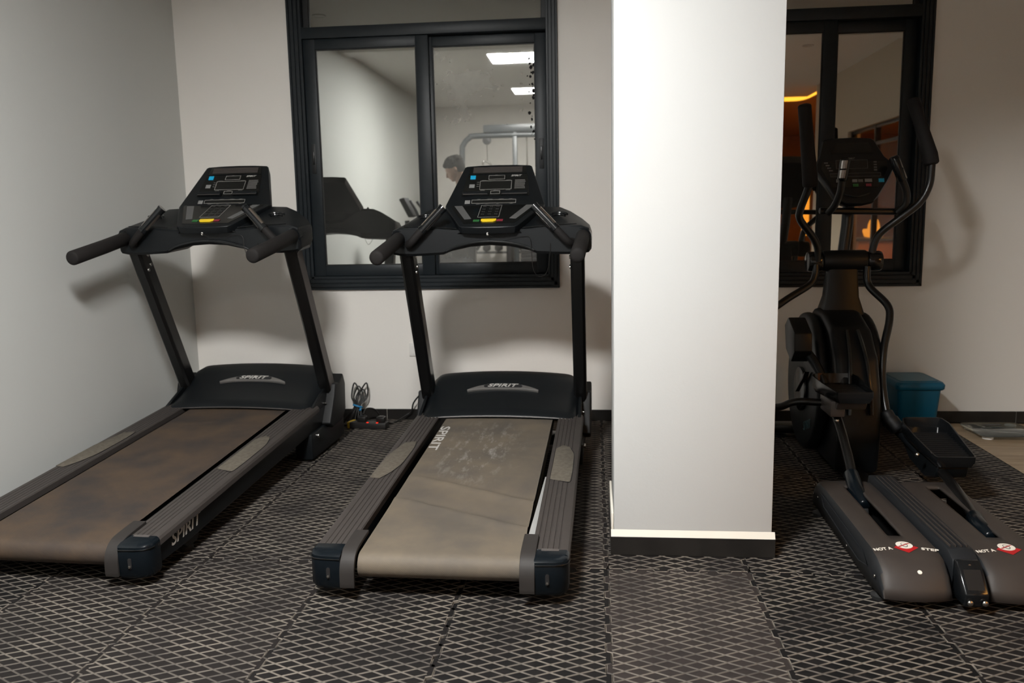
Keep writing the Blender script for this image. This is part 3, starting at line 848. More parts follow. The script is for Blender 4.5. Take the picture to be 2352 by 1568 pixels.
        side = Bld(); side.poly(q, -w * .0012); side.obj('side_plate', 'metal_black', up)
        for h_, e_ in ((.045, -.012), (.105, -.012), (.120, .022)):
            c = tp - d * h_ + n * e_ - w * (hw + .004)
            b = Bld(); b.lathe([(.0035, .004), (.0095, .004), (.0105, .001), (.0105, -.003)], c, -w, 12); b.obj('bolt', 'steel', up)
        # boot around its foot
        b = Bld()
        b.prism([(1.93, .085), (2.03, .215), (2.06, .285), (2.12, .275), (2.20, .315), (2.235, .25), (2.22, .10), (2.15, .05), (1.98, .05)], 'x', *sx(.395, .498), .010, 3)
        bo = b.obj('upright_boot', 'plastic_soft', T, 45)
        Bld().tube([(s * .40, 1.985, .190), (s * .46, 1.982, .190)], .004, 8).obj('pin', 'steel', bo)
        # bracket between hood and boot
        Bld().prism([(1.80, .150), (1.80, .205), (2.00, .268), (2.06, .245), (2.02, .150)], 'x', *sx(.431, .447), .003, 1).obj('side_bracket', 'plastic', T)
        # front base runner
        b = Bld(); b.box(*sx(.36, .46), 1.72, 2.28, g(2.0) + .018, .125, .006, 2)
        b.cyl((s * .41, 1.78, g(1.78) + .010), (0, 0, 1), .028, .020, 16, .003); b.cyl((s * .41, 2.2, g(2.2) + .010), (0, 0, 1), .028, .020, 16, .003)
        br = b.obj('base_runner', 'plastic', T)
        Bld().cyl((s * .466, 1.80, .055), (1, 0, 0), .012, .016, 12, .002).obj('bolt', 'steel', br)
    Bld().box(-.36, .36, 2.08, 2.20, .03, .085, .006, 2).obj('base_crossmember', 'plastic', T)
    # ---- motor hood
    prof3 = [(1.765, .202, .020), (1.772, .214, .028), (1.85, .236, .034), (1.95, .264, .042), (2.03, .296, .050), (2.10, .338, .058), (2.15, .360, .060), (2.21, .368, .062), (2.28, .352, .06), (2.325, .30, .05), (2.34, .20, .03), (2.34, .11, .0)]
    NXH = 36
    bm = bmesh.new(); V = []
    for k, (y, zc, crown) in enumerate(prof3):
        row = []
        hw_ = .430 if y < 2.15 else .430 - (y - 2.15) * .16
        for i in range(NXH + 1):
            t = -1 + 2 * i / NXH
            x = hw_ * math.sin(t * math.pi / 2) ** 1 if abs(t) < 2 else 0
            u = abs(x) / hw_
            drop = crown * (0.38 * u ** 2 + 0.62 * u ** 22)
            yo = .030 * (1 - u ** 2) if y < 1.80 else (.030 * (1 - u ** 2) * max(0, (1.98 - y) / .18) if y < 1.98 else 0)
            row.append(bm.verts.new((x, y + yo, max(zc - drop, .10))))
        # skirts down the sides
        row = [bm.verts.new((row[0].co.x - .004, row[0].co.y, .13))] + row + [bm.verts.new((row[-1].co.x + .004, row[-1].co.y, .13))]
        V.append(row)
    for a, c in zip(V, V[1:]):
        for i in range(len(a) - 1): bm.faces.new((a[i], a[i + 1], c[i + 1], c[i]))
    bmesh.ops.recalc_face_normals(bm, faces=bm.faces)
    if sum(f.normal.z for f in bm.faces) < 0: bmesh.ops.reverse_faces(bm, faces=bm.faces)
    B = Bld(); B.bm.free(); B.bm = bm
    hood = B.obj('motor_hood', 'plastic', T, 50)
    sol = hood.modifiers.new('thickness', 'SOLIDIFY'); sol.thickness = .004; sol.offset = -1
    lip = [Vector((.430 * t, 1.767 + .030 * (1 - t * t), .2065 - .020 * (.35 * t * t))) for t in [-.99 + 1.98 * i / 20 for i in range(21)]]
    Bld().tube(lip, .0022, 6).obj('hood_trim', 'metal_grey', hood)
    # badge: arched grey plate with raised lettering
    HS = Vector((0, .110, .052)).normalized(); HN = Vector((0, -HS.z, HS.y))
    HB = Vector((0, 2.020, .2935))
    def hp(u, s_, n_=0.0): return HB + Vector((u, 0, 0)) + HS * s_ + HN * n_
    top_, bot_ = [], []
    for i in range(21):
        t = -1 + 2 * i / 20
        top_.append((.205 * t, .058 * (1 - abs(t) ** 2.2) + .000)); bot_.append((.205 * t * .985, .020 * (1 - abs(t) ** 3) - .010))
    b = Bld(); b.poly([hp(u, s_, -.006) for u, s_ in top_] + [hp(u, s_, -.006) for u, s_ in bot_[::-1]], HN * .016, 0, .003)
    badge = b.obj('badge', 'badge', hood, 40)
    b = Bld(); b.poly([hp(u, s_, .0098) for u, s_ in ((-.105, .018), (.105, .018), (.112, .032), (.092, .050), (-.092, .050), (-.112, .032))], HN * .0016, 0, .0005)
    b.obj('badge_field', 'badge_dark', badge)
    me = text_mesh('SPIRIT', .175, .026, .0025, shear=.3, bold=.02, spacing=1.05)
    M = Matrix.Translation(hp(-.088, .0215, .0112)) @ Matrix(((1, 0, 0, 0), (0, HS.y, HN.y, 0), (0, HS.z, HN.z, 0), (0, 0, 0, 1)))
    b = Bld(); b.mesh(me, M); b.obj('badge_lettering', 'lettering', badge)
    # ---- crossbar with trays
    secs = [(-.512, 1.615, 1.78, 1.120, 1.195, 1.200), (-.500, 1.598, 1.82, 1.105, 1.222, 1.232), (-.462, 1.594, 1.86, 1.098, 1.236, 1.262), (-.40, 1.594, 1.88, 1.096, 1.238, 1.300),
            (-.345, 1.596, 1.885, 1.097, 1.237, 1.322), (-.24, 1.600, 1.885, 1.102, 1.228, 1.326), (-.20, 1.602, 1.87, 1.118, 1.224, 1.31), (-.10, 1.604, 1.84, 1.138, 1.220, 1.25), (0, 1.605, 1.83, 1.144, 1.220, 1.24)]
    secs = secs + [(-q[0],) + q[1:] for q in secs[-2::-1]]
    rings = []
    for x, ya, yb, zb_, zf, zk in secs:
        c = .012
        rings.append([(x, ya + c, zb_), (x, ya, zb_ + c), (x, ya, zf - c), (x, ya + .006, zf - .003), (x, ya + .016, zf), (x, ya * .4 + yb * .6, zf * .35 + zk * .65), (x, yb - .02, zk), (x, yb, zk - .02), (x, yb, zb_ + .05), (x, yb - .05, zb_ + .01)])
    b = Bld(); b.loft(rings); bar = b.obj('crossbar', 'plastic', T, 22)
    # arch relief under the bar and light top edge
    Bld().tube(spline([(-.225, 1.602, 1.118), (-.17, 1.596, 1.140), (-.08, 1.593, 1.158), (0, 1.592, 1.163), (.08, 1.593, 1.158), (.17, 1.596, 1.140), (.225, 1.602, 1.118)], 5), .007, 8).obj('arch_rim', 'plastic_gloss', bar)
    for s in (-1, 1):
        Bld().tube(spline([(s * .17, 1.606, 1.2265), (s * .30, 1.602, 1.236), (s * .44, 1.598, 1.2405)], 5), .0028, 6).obj('tray_rim', 'plastic_gloss', bar)
        # bottle recess: two raised arcs in the tray
        for rr_, zz in ((.046, .010), (.034, .004)):
            arc = [Vector((s * .345 + rr_ * math.cos(a), 1.70 + rr_ * .9 * math.sin(a), 1.272 + zz + .30 * (rr_ * .9 * math.sin(a)))) for a in [math.radians(20 + 140 * k / 14) for k in range(15)]]
            Bld().tube(arc, .006, 8).obj('bottle_rim', 'plastic_gloss', bar)
        # foam grip pointing back at the runner
        b = Bld(); b.tube([(s * .470, 1.62, 1.182), (s * .4665, 1.40, 1.150), (s * .460, 1.115, 1.112)], .0345, 20, round_end=True)
        gr = b.obj('hand_grip', 'foam', T, 50)
        b = Bld(); b.tube([(s * .472, 1.640, 1.186), (s * .4705, 1.600, 1.179)], .0425, 20); b.obj('grip_collar', 'plastic_gloss', gr)
        # pulse-sensor handle
        pts = spline([(s * .418, 1.612, 1.160), (s * .412, 1.575, 1.152), (s * .392, 1.553, 1.166), (s * .362, 1.550, 1.196), (s * .333, 1.555, 1.225)], 5)
        b = Bld(); b.tube(pts, .0195, 14); h = b.obj('pulse_handle', 'foam', T, 50)
        a0, a1 = Vector((s * .333, 1.555, 1.225)), Vector((s * .228, 1.580, 1.330))
        dd = (a1 - a0).normalized()
        b = Bld(); b.tube([a0 - dd * .012, a0, a0 + dd * .001, a1 - dd * .012, a1 - dd * .011, a1], [.0235, .0235, .0215, .0215, .0235, .0225], 16, round_end=False)
        b.obj('sensor_sleeve', 'plastic_gloss', h, 40)
        # two steel contact plates wrapped on the sleeve
        side_v = dd.cross(Vector((0, 1, 0))).normalized(); back = side_v.cross(dd)
        for sg in (-1, 1):
            rings = []
            for t in (.012, .118):
                p0 = a0 + dd * t; ring_ = []
                for rad in (.0228, .0205):
                    aa = [math.radians(sg * 90 + q) for q in (-52, -26, 0, 26, 52)]
                    if rad < .022: aa = aa[::-1]
                    ring_ += [p0 + side_v * math.sin(a) * rad - back * math.cos(a) * rad * -1 * (1) for a in aa]
                rings.append(ring_)
            b = Bld(); b.loft(rings); b.obj('sensor_plate', 'sensor', h, 40)
    # ---- console
    def outline(k=1.0, ds=0.0):
        up_ = [(-.265, 0.0), (-.224, .145), (-.186, .278), (-.175, .287)] + [(x, .289 + .006 * (1 - (x / .17) ** 2)) for x in (-.1, 0, .1)] + [(.175, .287), (.186, .278), (.224, .145), (.265, 0.0)]
        lo_ = [(.262, -.02), (.150, -.292), (.135, -.306), (.06, -.314), (-.06, -.314), (-.135, -.306), (-.150, -.292), (-.262, -.02)]
        return up_, lo_
    up_, lo_ = outline()
    b = Bld(); t = bmesh.new()
    front = [cf(u, s_, 0) for u, s_ in up_ + lo_]
    back = [Vector((u * .97, p.y, p.z)) for (u, s_), p in zip(up_ + lo_, [cf(u * .97, s_ * .98, -.055 if s_ >= 0 else -.036) for u, s_ in up_ + lo_])]
    vf = [t.verts.new(p) for p in front]; vb = [t.verts.new(p) for p in back]
    nu = len(up_)
    t.faces.new(vf[:nu]); t.faces.new(vf[nu - 1:] + [vf[0]])
    t.faces.new(vb[:nu][::-1]); t.faces.new((vb[nu - 1:] + [vb[0]])[::-1])
    n_ = len(vf)
    for i in range(n_): t.faces.new((vf[i], vf[(i + 1) % n_], vb[(i + 1) % n_], vb[i]))
    bmesh.ops.recalc_face_normals(t, faces=t.faces)
    edge_loop = [e for e in t.edges if {e.verts[0] in vf, e.verts[1] in vf} == {True} and len(e.link_faces) == 2 and not all(f.verts[0] in vf and all(v in vf for v in f.verts) for f in e.link_faces)]
    bmesh.ops.bevel(t, geom=edge_loop, offset=.007, segments=3, profile=.5, affect='EDGES', clamp_overlap=True)
    b._add(t); con = b.obj('console', 'plastic', T, 30)
    # neck below the console
    b = Bld(); b.loft([[(-.17, 1.60, 1.20), (.17, 1.60, 1.20), (.19, 1.80, 1.21), (-.19, 1.80, 1.21)], [(-.125, 1.575, 1.218), (.125, 1.575, 1.218), (.22, 1.83, 1.300), (-.22, 1.83, 1.300)]], bev=.006)
    b.obj('console_neck', 'plastic_soft', con)
    # vent
    v = Bld(); face_plate(v, [(-.160, .220), (.160, .220), (.150, .272), (-.150, .272)], .0008, .0025, 0, .0008); vent = v.obj('vent_housing', 'panel_black', con)
    for k in range(4):
        v = Bld(); sc = .231 + k * .0105
        v.poly([cf(-.134 + .0 * k, sc, .0035), cf(.134, sc, .0035), cf(.134, sc + .0042, .0035), cf(-.134, sc + .0042, .0035)], UP_N * .004 + UP_D * .002)
        v.obj('vent_slat', 'rail_grey', vent)
    # gloss panel
    v = Bld(); face_plate(v, [(-.182, .060), (.182, .060), (.163, .214), (-.163, .214)], .0008, .0016); pan = v.obj('display_panel', 'panel_black', con)
    N1 = .0026
    def framed(u0, u1, s0, s1):
        v = Bld(); face_rect(v, u0, u1, s0, s1, N1 if s0 > .05 else .0012, .0006); sc = v.obj('screen', 'screen', con)
        v = Bld(); face_frame(v, u0, u1, s0, s1, .0017, N1 + .0007 if s0 > .05 else .002); v.obj('screen_outline', 'print_grey', sc)
    framed(-.046, .042, .180, .210); framed(-.090, .082, .106, .170); framed(-.028, .022, .074, .096); framed(-.125, .112, .008, .034)
    def button(u0, u1, s0, s1, m, n0=None, skew=0.0, name='button'):
        v = Bld(); n0 = (N1 if s0 > .05 else .0006) if n0 is None else n0
        face_plate(v, [(u0, s0), (u1, s0), (u1 + skew, s1), (u0 + skew, s1)], n0, .003, 0, .0011); return v.obj(name, m, con)
    button(-.146, -.117, .182, .210, 'button_blue'); button(-.147, -.118, .120, .145, 'button_grey'); button(-.161, -.133, .006, .031, 'button_grey')
    me = text_mesh('SPIRIT', .058, .0115, .0006, shear=.35, bold=.01)
    v = Bld(); v.mesh(me, on_face(me, .075, .200, N1)); v.obj('console_lettering', 'lettering', con)
    # tiny illegible print: warning block and captions as dim bars
    v = Bld(); random.seed(11)
    for k in range(10):
        w_ = .050 + .010 * random.random(); s0 = .172 - k * .0068
        face_rect(v, .098, .098 + w_, s0, s0 + .0032, N1, .0004)
    for (u, s_, w_) in ((-.012, .212, .012), (-.083, .172, .026), (.050, .172, .026), (-.108, .160, .014), (-.108, .145, .014), (-.108, .130, .014), (-.085, .100, .024), (-.012, .0985, .022), (.052, .100, .024),
                        (-.095, .0375, .016), (-.040, .0375, .026), (.020, .0375, .026), (.075, .0375, .018), (-.10, .003, .02), (-.05, .003, .014), (.01, .003, .012), (.08, .003, .016)):
        face_rect(v, u, u + w_, s_, s_ + .003, N1 if s_ > .05 else .0008, .0004)
    v.obj('small_print', 'print_dim', con, kind='stuff')
    # reading ledges
    for u0, u1 in ((-.176, -.040), (.030, .172)):
        v = Bld(); v.poly([cf(u0, .062, .001), cf(u1, .062, .001), cf(u1, .086, .001), cf(u0, .086, .001)], UP_N * .014, 0, .003)
        ld = v.obj('reading_ledge', 'plastic', con)
        v = Bld(); v.tube([cf(u0 + .003, .0625, .0145), cf(u1 - .003, .0625, .0145)], .0014, 6); v.obj('ledge_edge', 'metal_grey', ld)
    # lower shelf: grey pads, keypad, start / stop keys
    v = Bld(); face_plate(v, [(-.235, -.012), (.235, -.012), (.128, -.268), (-.128, -.268)], .0006, .0012); v.obj('keypad_panel', 'panel_black', con)
    for s in (-1, 1):
        v = Bld(); q = [(s * .212, -.020), (s * .170, -.020), (s * .098, -.205), (s * .132, -.212)]
        face_plate(v, q if s > 0 else q[::-1], .002, .0012); v.obj('side_pad', 'pad_grey', con)
    v = Bld(); face_frame(v, -.068, .042, -.185, -.014, .0017, .002); v.obj('keypad_outline', 'print_grey', con)
    for r in range(4):
        for c in range(3):
            v = Bld(); u0 = -.058 + c * .035; s0 = -.045 - r * .036
            face_rect(v, u0, u0 + .021, s0, s0 + .018, .002, .0009, 0, .0003); key = v.obj('key', 'panel_black', con)
            v = Bld(); face_rect(v, u0 + .004, u0 + .007, s0 + .006, s0 + .012, .003, .0003); face_rect(v, u0 + .011, u0 + .018, s0 + .007, s0 + .010, .003, .0003); v.obj('key_print', 'print_dim', key)
    button(-.084, -.052, -.245, -.222, 'button_green', .002); button(.036, .068, -.243, -.220, 'button_red', .002)
    v = Bld(); face_plate(v, [(-.034, -.252), (.020, -.252), (.034, -.238), (.034, -.220), (-.044, -.220), (-.044, -.240)], .002, .006, 0, .0015); v.obj('stop_key', 'button_yellow', con)
    # safety tether: white tip, loop of cord hanging by the right hand
    v = Bld(); v.tube([cf(-.004, -.312, -.030), cf(-.002, -.322, -.038)], .0045, 8); v.obj('tether_tip', 'white_plastic', con)
    pts = spline([(-.004, 1.536, 1.206), (.03, 1.560, 1.182), (.10, 1.588, 1.178), (.17, 1.593, 1.186), (.206, 1.592, 1.176), (.214, 1.590, 1.10), (.222, 1.588, 1.02), (.252, 1.586, .985), (.290, 1.588, 1.01), (.305, 1.591, 1.09), (.308, 1.592, 1.15)], 7)
    if not belt_logo: pts = spline([(-.004, 1.536, 1.206), (.03, 1.560, 1.182), (.10, 1.588, 1.178), (.16, 1.592, 1.19), (.20, 1.592, 1.18), (.208, 1.590, 1.12), (.235, 1.588, 1.06), (.268, 1.589, 1.09), (.28, 1.592, 1.15)], 7)
    v = Bld(); v.tube(pts, .0014, 5); v.obj('safety_cord', 'cable', T)
    # final proportions of the machine: narrower, shorter, deck rising towards the motor
    for o in T.children_recursive:
        low = o.name.split('.')[0] in ('base_runner', 'base_crossmember', 'rear_foot')
        for v in o.data.vertices:
            f = 0.0 if low else min(1.0, max(0.0, (1.1 - v.co.z) / .75))
            v.co = (v.co.x * .957, v.co.y * .900, v.co.z + .0255 * v.co.y * f)
    return T

T2 = treadmill((-0.531, 2.600, 0.0), -0.017, 0.0, 'black treadmill beside the white pillar, worn pale brown belt with lettering', 'belt_worn', True,
               [((-.25, .855), (.30, .563), .0085), ((-.29, .593), (.285, .302), .0085)], True, 0)
T1 = treadmill((-2.007, 2.669, -0.004), -0.042, 0.020, 'black treadmill against the left wall with a plain dark brown belt', 'belt_dark', False, None, False, 0)

# ================================================================== ELLIPTICAL TRAINER
EO = Vector((1.20, 2.65, 0.0))  # most parts pushed back along the camera's line of sight, coordinates baked below
EL = thing('elliptical_trainer', 'black elliptical trainer right of the pillar with brown rear tracks', 'elliptical trainer', EO)
def EB(): return Bld(EO)
def eax(y): return 1.195 + 0.022 * (y - 2.65)       # centre line of the machine

# ---- rear base under the tracks
b = EB(); b.box(.94, 1.46, 2.72, 3.58, .022, .045, .004, 1); b.box(1.17, 1.24, 2.74, 4.86, .025, .085, .006, 2)
base = b.obj('base_frame', 'metal_black', EL)
for x, y in ((.945, 2.74), (1.445, 2.74), (.95, 3.52), (1.45, 3.52), (1.06, 4.80), (1.44, 4.80)):
    b = EB(); b.lathe([(.030, .0005), (.032, .012), (.020, .016), (.012, .024)], (x, y, 0), seg=16); b.obj('levelling_foot', 'rubber', EL)
b = EB(); b.box(.99, 1.51, 4.75, 4.85, .03, .08, .008, 2); b.obj('front_crossmember', 'metal_black', EL)

# ---- track shells: moulded covers with a slot
def shell(xc, sgn):
    hw = .120
    prof = [(2.640, .032), (2.655, .070), (2.690, .112), (2.745, .142), (2.82, .153), (3.10, .152), (3.45, .146), (3.555, .140), (3.585, .118), (3.60, .060), (3.60, .035)]
    NX = 17; rows = []
    slot = (2.905, 3.470, .026)
    bm = bmesh.new()
    ys = sorted(set([p[0] for p in prof[:-1]] + [2.78, 2.86, 2.905, 2.92, 2.95, 3.0, 3.2, 3.3, 3.4, 3.455, 3.470, 3.50, 3.53]))
    def zt(y):
        for (a, za), (c, zc) in zip(prof, prof[1:]):
            if a <= y <= c: return za + (zc - za) * (y - a) / max(c - a, 1e-6)
        return .035
    us = [-1, -.985, -.95, -.88, -.70, -.45, -.30, -.217, -.15, 0, .15, .217, .30, .45, .70, .88, .95, .985, 1]
    V = []
    for y in ys:
        z = zt(y); row = []
        bulge = .018 if y < 2.8 else 0
        for u in us:
            e = abs(u)
            zz = z - (z - .034) * (0.0 if e < .45 else .035 * ((e - .45) / .55) ** 2 + (1.0 if e > .999 else (.42 if e > .98 else (.17 if e > .94 else (.05 if e > .87 else 0))) ) )
            zz = max(zz, .034)
            yo = bulge * (e ** 2) * (1 - (y - 2.64) / .16) if y < 2.8 else 0
            row.append(bm.verts.new((xc + u * hw * (1 if y > 2.75 else .90 + .10 * (y - 2.64) / .11) + .022 * (y - 2.65), y + yo, zz)))
        V.append(row)
    for j in range(len(ys) - 1):
        for i in range(len(us) - 1):
            ym = (ys[j] + ys[j + 1]) / 2; um = (us[i] + us[i + 1]) / 2
            if slot[0] < ym < slot[1] and abs(um) < .216: continue
            bm.faces.new((V[j][i], V[j][i + 1], V[j + 1][i + 1], V[j + 1][i]))
    bmesh.ops.recalc_face_normals(bm, faces=bm.faces)
    if sum(f.normal.z for f in bm.faces) < 0: bmesh.ops.reverse_faces(bm, faces=bm.faces)
    for f in bm.faces:
        f.material_index = 1 if abs(f.normal.x) > .75 else 0
    for v in [v for v in bm.verts if not v.link_faces]: bm.verts.remove(v)
    B = Bld(EO); B.bm.free(); B.bm = bm
    o = B.obj('track_cover', ['shell_brown', 'shell_side'], EL, 40)
    so = o.modifiers.new('thickness', 'SOLIDIFY'); so.thickness = .012; so.offset = -1
    ctr = lambda y: xc + .022 * (y - 2.65)
    # slot floor / rail
    b = EB(); b.box(ctr(3.2) - .075, ctr(3.2) + .075, 2.80, 3.58, .046, .056); b.obj('track_rail', 'metal_black', o)
    # lettering band NOT A (no-step sign) STEP
    def on(u, y): return Vector((ctr(y) + u, y, zt(y) + .0012 + (-.0012)))
    yb = 2.800
    sl = .02
    M0 = lambda u, y, r: Matrix.Translation(Vector((ctr(y) + u, y, zt(y) + .0006))) @ Matrix.Rotation(math.atan2(zt(y + .02) - zt(y), .02), 4, 'X') @ Matrix.Rotation(r, 4, 'Z')
    b = EB(); b.mesh(text_mesh('NOT A', .064, .016, .0008, bold=.02), M0(-.104, yb - .022, .20)); b.obj('lettering', 'sticker_white', o)
    b = EB(); b.mesh(text_mesh('STEP', .054, .015, .0008, bold=.02), M0(.050, yb - .009, -.20)); b.obj('lettering', 'sticker_white', o)
    c = (ctr(yb) + .004, yb + .010)
    b = EB()
    zc = zt(yb) + .0012
    b.poly([(c[0] - .040, c[1] - .008, zc), (c[0] - .002, c[1] - .040, zt(yb - .03) + .0012), (c[0] + .040, c[1] - .006, zc), (c[0] + .030, c[1] + .004, zc + .0006), (c[0] - .030, c[1] + .004, zc + .0006)], (0, 0, .0006)); s1 = b.obj('warning_base', 'sticker_red', o)
    b = EB(); b.cyl((c[0], c[1] + .012, zc + .0016), (0, -.05, 1), .027, .0008, 24); b.obj('warning_disc', 'sticker_white', s1)
    b = EB()
    ring = [(c[0] + .009 * math.cos(a), c[1] + .012 + .017 * math.sin(a), zc + .0022) for a in [2 * math.pi * k / 18 for k in range(19)]]
    b.tube(ring, .0012, 5); b.obj('warning_foot', 'print_dim', s1)
    b = EB(); b.poly([(c[0] - .024, c[1] - .002, zc + .0021), (c[0] - .020, c[1] - .005, zc + .0021), (c[0] + .024, c[1] + .026, zc + .0021), (c[0] + .020, c[1] + .029, zc + .0021)], (0, 0, .0006)); b.obj('warning_bar', 'sticker_red', s1)
    # white plug on the end face
    b = EB(); q = Vector((ctr(2.69) + .012, 2.692, .1125)); b.cyl(q, (0, -.6, .8), .0075, .004, 14, .001); b.obj('plug', 'sticker_white', o)
    # side screws
    for y, z in ((2.72, .085), (3.05, .055), (3.50, .085), (3.57, .115), (3.575, .075)):
        b = EB(); b.cyl((ctr(y) + sgn * (hw + .001), y, z), (1, 0, 0), .0055, .004, 10, .001); b.obj('screw', 'steel', o)
    # recessed panel line on the outer side
    b = EB(); b.tube([(ctr(y) + sgn * (hw - .0005), y, z) for y, z in ((3.46, .118), (2.86, .112), (2.80, .085), (2.90, .062), (3.40, .078), (3.46, .118))], .0025, 6); b.obj('side_moulding', 'shell_side', o)
    return o
shell(1.035, -1); shell(1.365, 1)
# ---- centre step with ribs
cs = []
b = EB()
pr = [(2.70, .085), (2.725, .145), (2.77, .166), (3.52, .172), (3.58, .160), (3.60, .10)]
b.prism([(y, z) for y, z in pr] + [(3.60, .05), (2.70, .05)], 'x', 1.160, 1.244, .006, 2)
st = b.obj('centre_step', 'shell_side', EL, 40)
for x in (1.172, 1.190, 1.208, 1.226):
    b = EB(); b.box(x, x + .004, 2.78, 3.52, .1655, .1735, .0008, 1); b.obj('step_rib', 'shell_brown', st)
# end bracket with two bolts
b = EB(); b.prism([(2.62, .03), (2.615, .075), (2.668, .135), (2.70, .155), (2.72, .150), (2.72, .03)], 'x', 1.160, 1.234, .006, 2); eb = b.obj('end_bracket', 'plastic_gloss', EL, 40)
b = EB(); b.prism([(2.628, .082), (2.672, .132), (2.668, .136), (2.624, .086)], 'x', 1.171, 1.223); b.obj('bracket_plate', 'plastic_soft', eb)
for x in (1.175, 1.220):
    b = EB(); b.sphere((x, 2.612, .048), (.0095, .006, .0095), 14, 8); b.obj('bolt', 'steel', eb)
b = EB(); b.cyl((1.197, 2.684, .143), (0, -.8, .6), .004, .004, 10); b.obj('screw', 'steel', eb)

# ---- drive housing
HX = 1.238
b = EB()
b.prism([(3.98, .035), (3.96, .22), (3.99, .44), (4.05, .59), (4.17, .71), (4.34, .775), (4.50, .78), (4.66, .68), (4.80, .50), (4.85, .30), (4.82, .10), (4.74, .035)], 'x', HX - .100, HX + .100, .030, 4)
hs = b.obj('drive_housing', 'plastic', EL, 50)
for dx in (-.052, .045):                                  # long raised ribs down the rear face
    b = EB(); b.tube(spline([(HX + dx * .5, 4.14, .705), (HX + dx * .75, 4.035, .585), (HX + dx * .95, 3.975, .44), (HX + dx, 3.957, .33)], 6), [.010] * 19, 10); b.obj('housing_rib', 'plastic_gloss', hs)
for s in (-1, 1):
    b = EB()
    pts = []
    for k in range(40):
        a = 2 * math.pi * k / 40
        pts.append((4.44 + .33 * math.cos(a), .38 + (.34 if math.sin(a) < 0 else .38) * math.sin(a)))
    x0, x1 = HX + s * .100, HX + s * .160
    b.prism(pts, 'x', min(x0, x1), max(x0, x1), .026, 4); sc = b.obj('side_cover', 'plastic', EL, 50)
    b = EB(); b.cyl((HX + s * .168, 4.42, .36), (1, 0, 0), .115, .020, 28, .006); b.obj('crank_disc', 'plastic_gloss', sc)
    b = EB(); b.loft([[(HX + s * .166, 4.40, .38), (HX + s * .190, 4.40, .38), (HX + s * .190, 4.44, .34), (HX + s * .166, 4.44, .34)],
                      [(HX + s * .166, 4.26, .38 - s * .10), (HX + s * .190, 4.26, .38 - s * .10), (HX + s * .190, 4.29, .34 - s * .10), (HX + s * .166, 4.29, .34 - s * .10)]]); b.obj('crank_arm', 'metal_black', sc)
# curved left fender with the boxy knee cover above it
b = EB(); b.prism([(y, z) for y, z in ((4.06, .705), (4.20, .765), (4.27, .72), (4.23, .60), (4.12, .555), (4.05, .615))], 'x', .945, 1.030, .008, 2); b.obj('knee_cover', 'plastic', hs)
b = EB(); b.tube(spline([(1.010, 4.12, .62), (1.055, 4.06, .545), (1.085, 4.01, .455), (1.098, 3.985, .37)], 6), .022, 12); b.obj('fender', 'plastic', hs)
# lower left flank decal
b = EB(); me = text_mesh('SPIRIT', .16, .045, .001, shear=.25, bold=.0)
M = Matrix.Translation((HX - .1615, 4.36, .150)) @ Matrix.Rotation(-.35, 4, 'X') @ Matrix(((0, 0, -1, 0), (-1, 0, 0, 0), (0, 1, 0, 0), (0, 0, 0, 1)))
b.mesh(me, M); b.obj('flank_lettering', 'decal_teal', hs)
# ---- mast: shroud, neck, console post
def quadring(c, w, d): return [c + Vector((-w, -d, 0)), c + Vector((w, -d, 0)), c + Vector((w * .9, d, 0)), c + Vector((-w * .9, d, 0))]
b = EB(); b.loft([quadring(Vector((1.258, 4.48, .67)), .120, .10), quadring(Vector((1.264, 4.47, .765)), .102, .085), quadring(Vector((1.262, 4.465, .84)), .083, .060), quadring(Vector((1.262, 4.46, 1.04)), .069, .045)], bev=.012)
ms = b.obj('mast_shroud', 'plastic', EL, 45)
b = EB(); b.loft([quadring(Vector((1.172, 4.385, .715)), .020, .03), quadring(Vector((1.196, 4.395, .775)), .016, .025)], bev=.004); b.obj('shroud_window', 'metal_grey', ms)
b = EB(); b.tube([(1.264, 4.46, 1.00), (1.288, 4.475, 1.20), (1.297, 4.485, 1.37)], .030, 14, sy=.8); b.obj('console_post', 'metal_black', EL)
# pivot barrel
b = EB(); b.cyl((1.270, 4.445, 1.024), (1, 0, 0), .054, .22, 24, .010); pv = b.obj('pivot_barrel', 'plastic', EL, 40)
for s in (-1, 1):
    b = EB(); b.cyl((1.270 + s * .147, 4.445, 1.021), (1, 0, 0), .052, .078, 24, .014); b.obj('pivot_cap', 'plastic_gloss', EL, 40)
# ---- moving arms
def arm(name, pts, r, mname, nseg=6):
    b = EB(); b.tube(spline(pts, nseg), r, 14); return b.obj(name, mname, EL, 50)
# left arm, upper then lower
la = arm('moving_arm', [at(1878, 600, 4.408), at(1878, 570, 4.397), at(1866, 543, 4.375), at(1838, 505, 4.330), at(1838, 482, 4.308), at(1852, 445, 4.274), at(1860, 420, 4.252)], .0185, 'metal_black')
b = EB(); b.tube([at(1861, 425, 4.257), at(1860, 405, 4.252), at(1852, 300, 4.196), at(1848, 244, 4.162)], [.036, .036, .031, .031], 18, round_end=True); b.obj('foam_grip', 'foam', la, 50)
ra = arm('moving_arm', [at(2004, 600, 4.431), at(2005, 570, 4.431), at(2022, 535, 4.420), at(2068, 500, 4.397), at(2112, 465, 4.386), at(2134, 425, 4.386), at(2140, 378, 4.386)], .0185, 'metal_black')
b = EB(); b.tube([at(2139, 374, 4.386), at(2136, 355, 4.392), at(2116, 290, 4.442), at(2098, 232, 4.498)], [.036, .036, .031, .031], 18, round_end=True); b.obj('foam_grip', 'foam', ra, 50)
arm('lower_link', [at(1874, 608, 4.408), at(1872, 632, 4.397), at(1858, 655, 4.375), at(1800, 692, 4.308), at(1750, 735, 4.229), at(1735, 800, 4.140), at(1735, 880, 4.050), at(1752, 930, 3.983), at(1790, 934, 3.938), at(1830, 922, 3.916), at(1905, 925, 3.893)], .0175, 'metal_black')
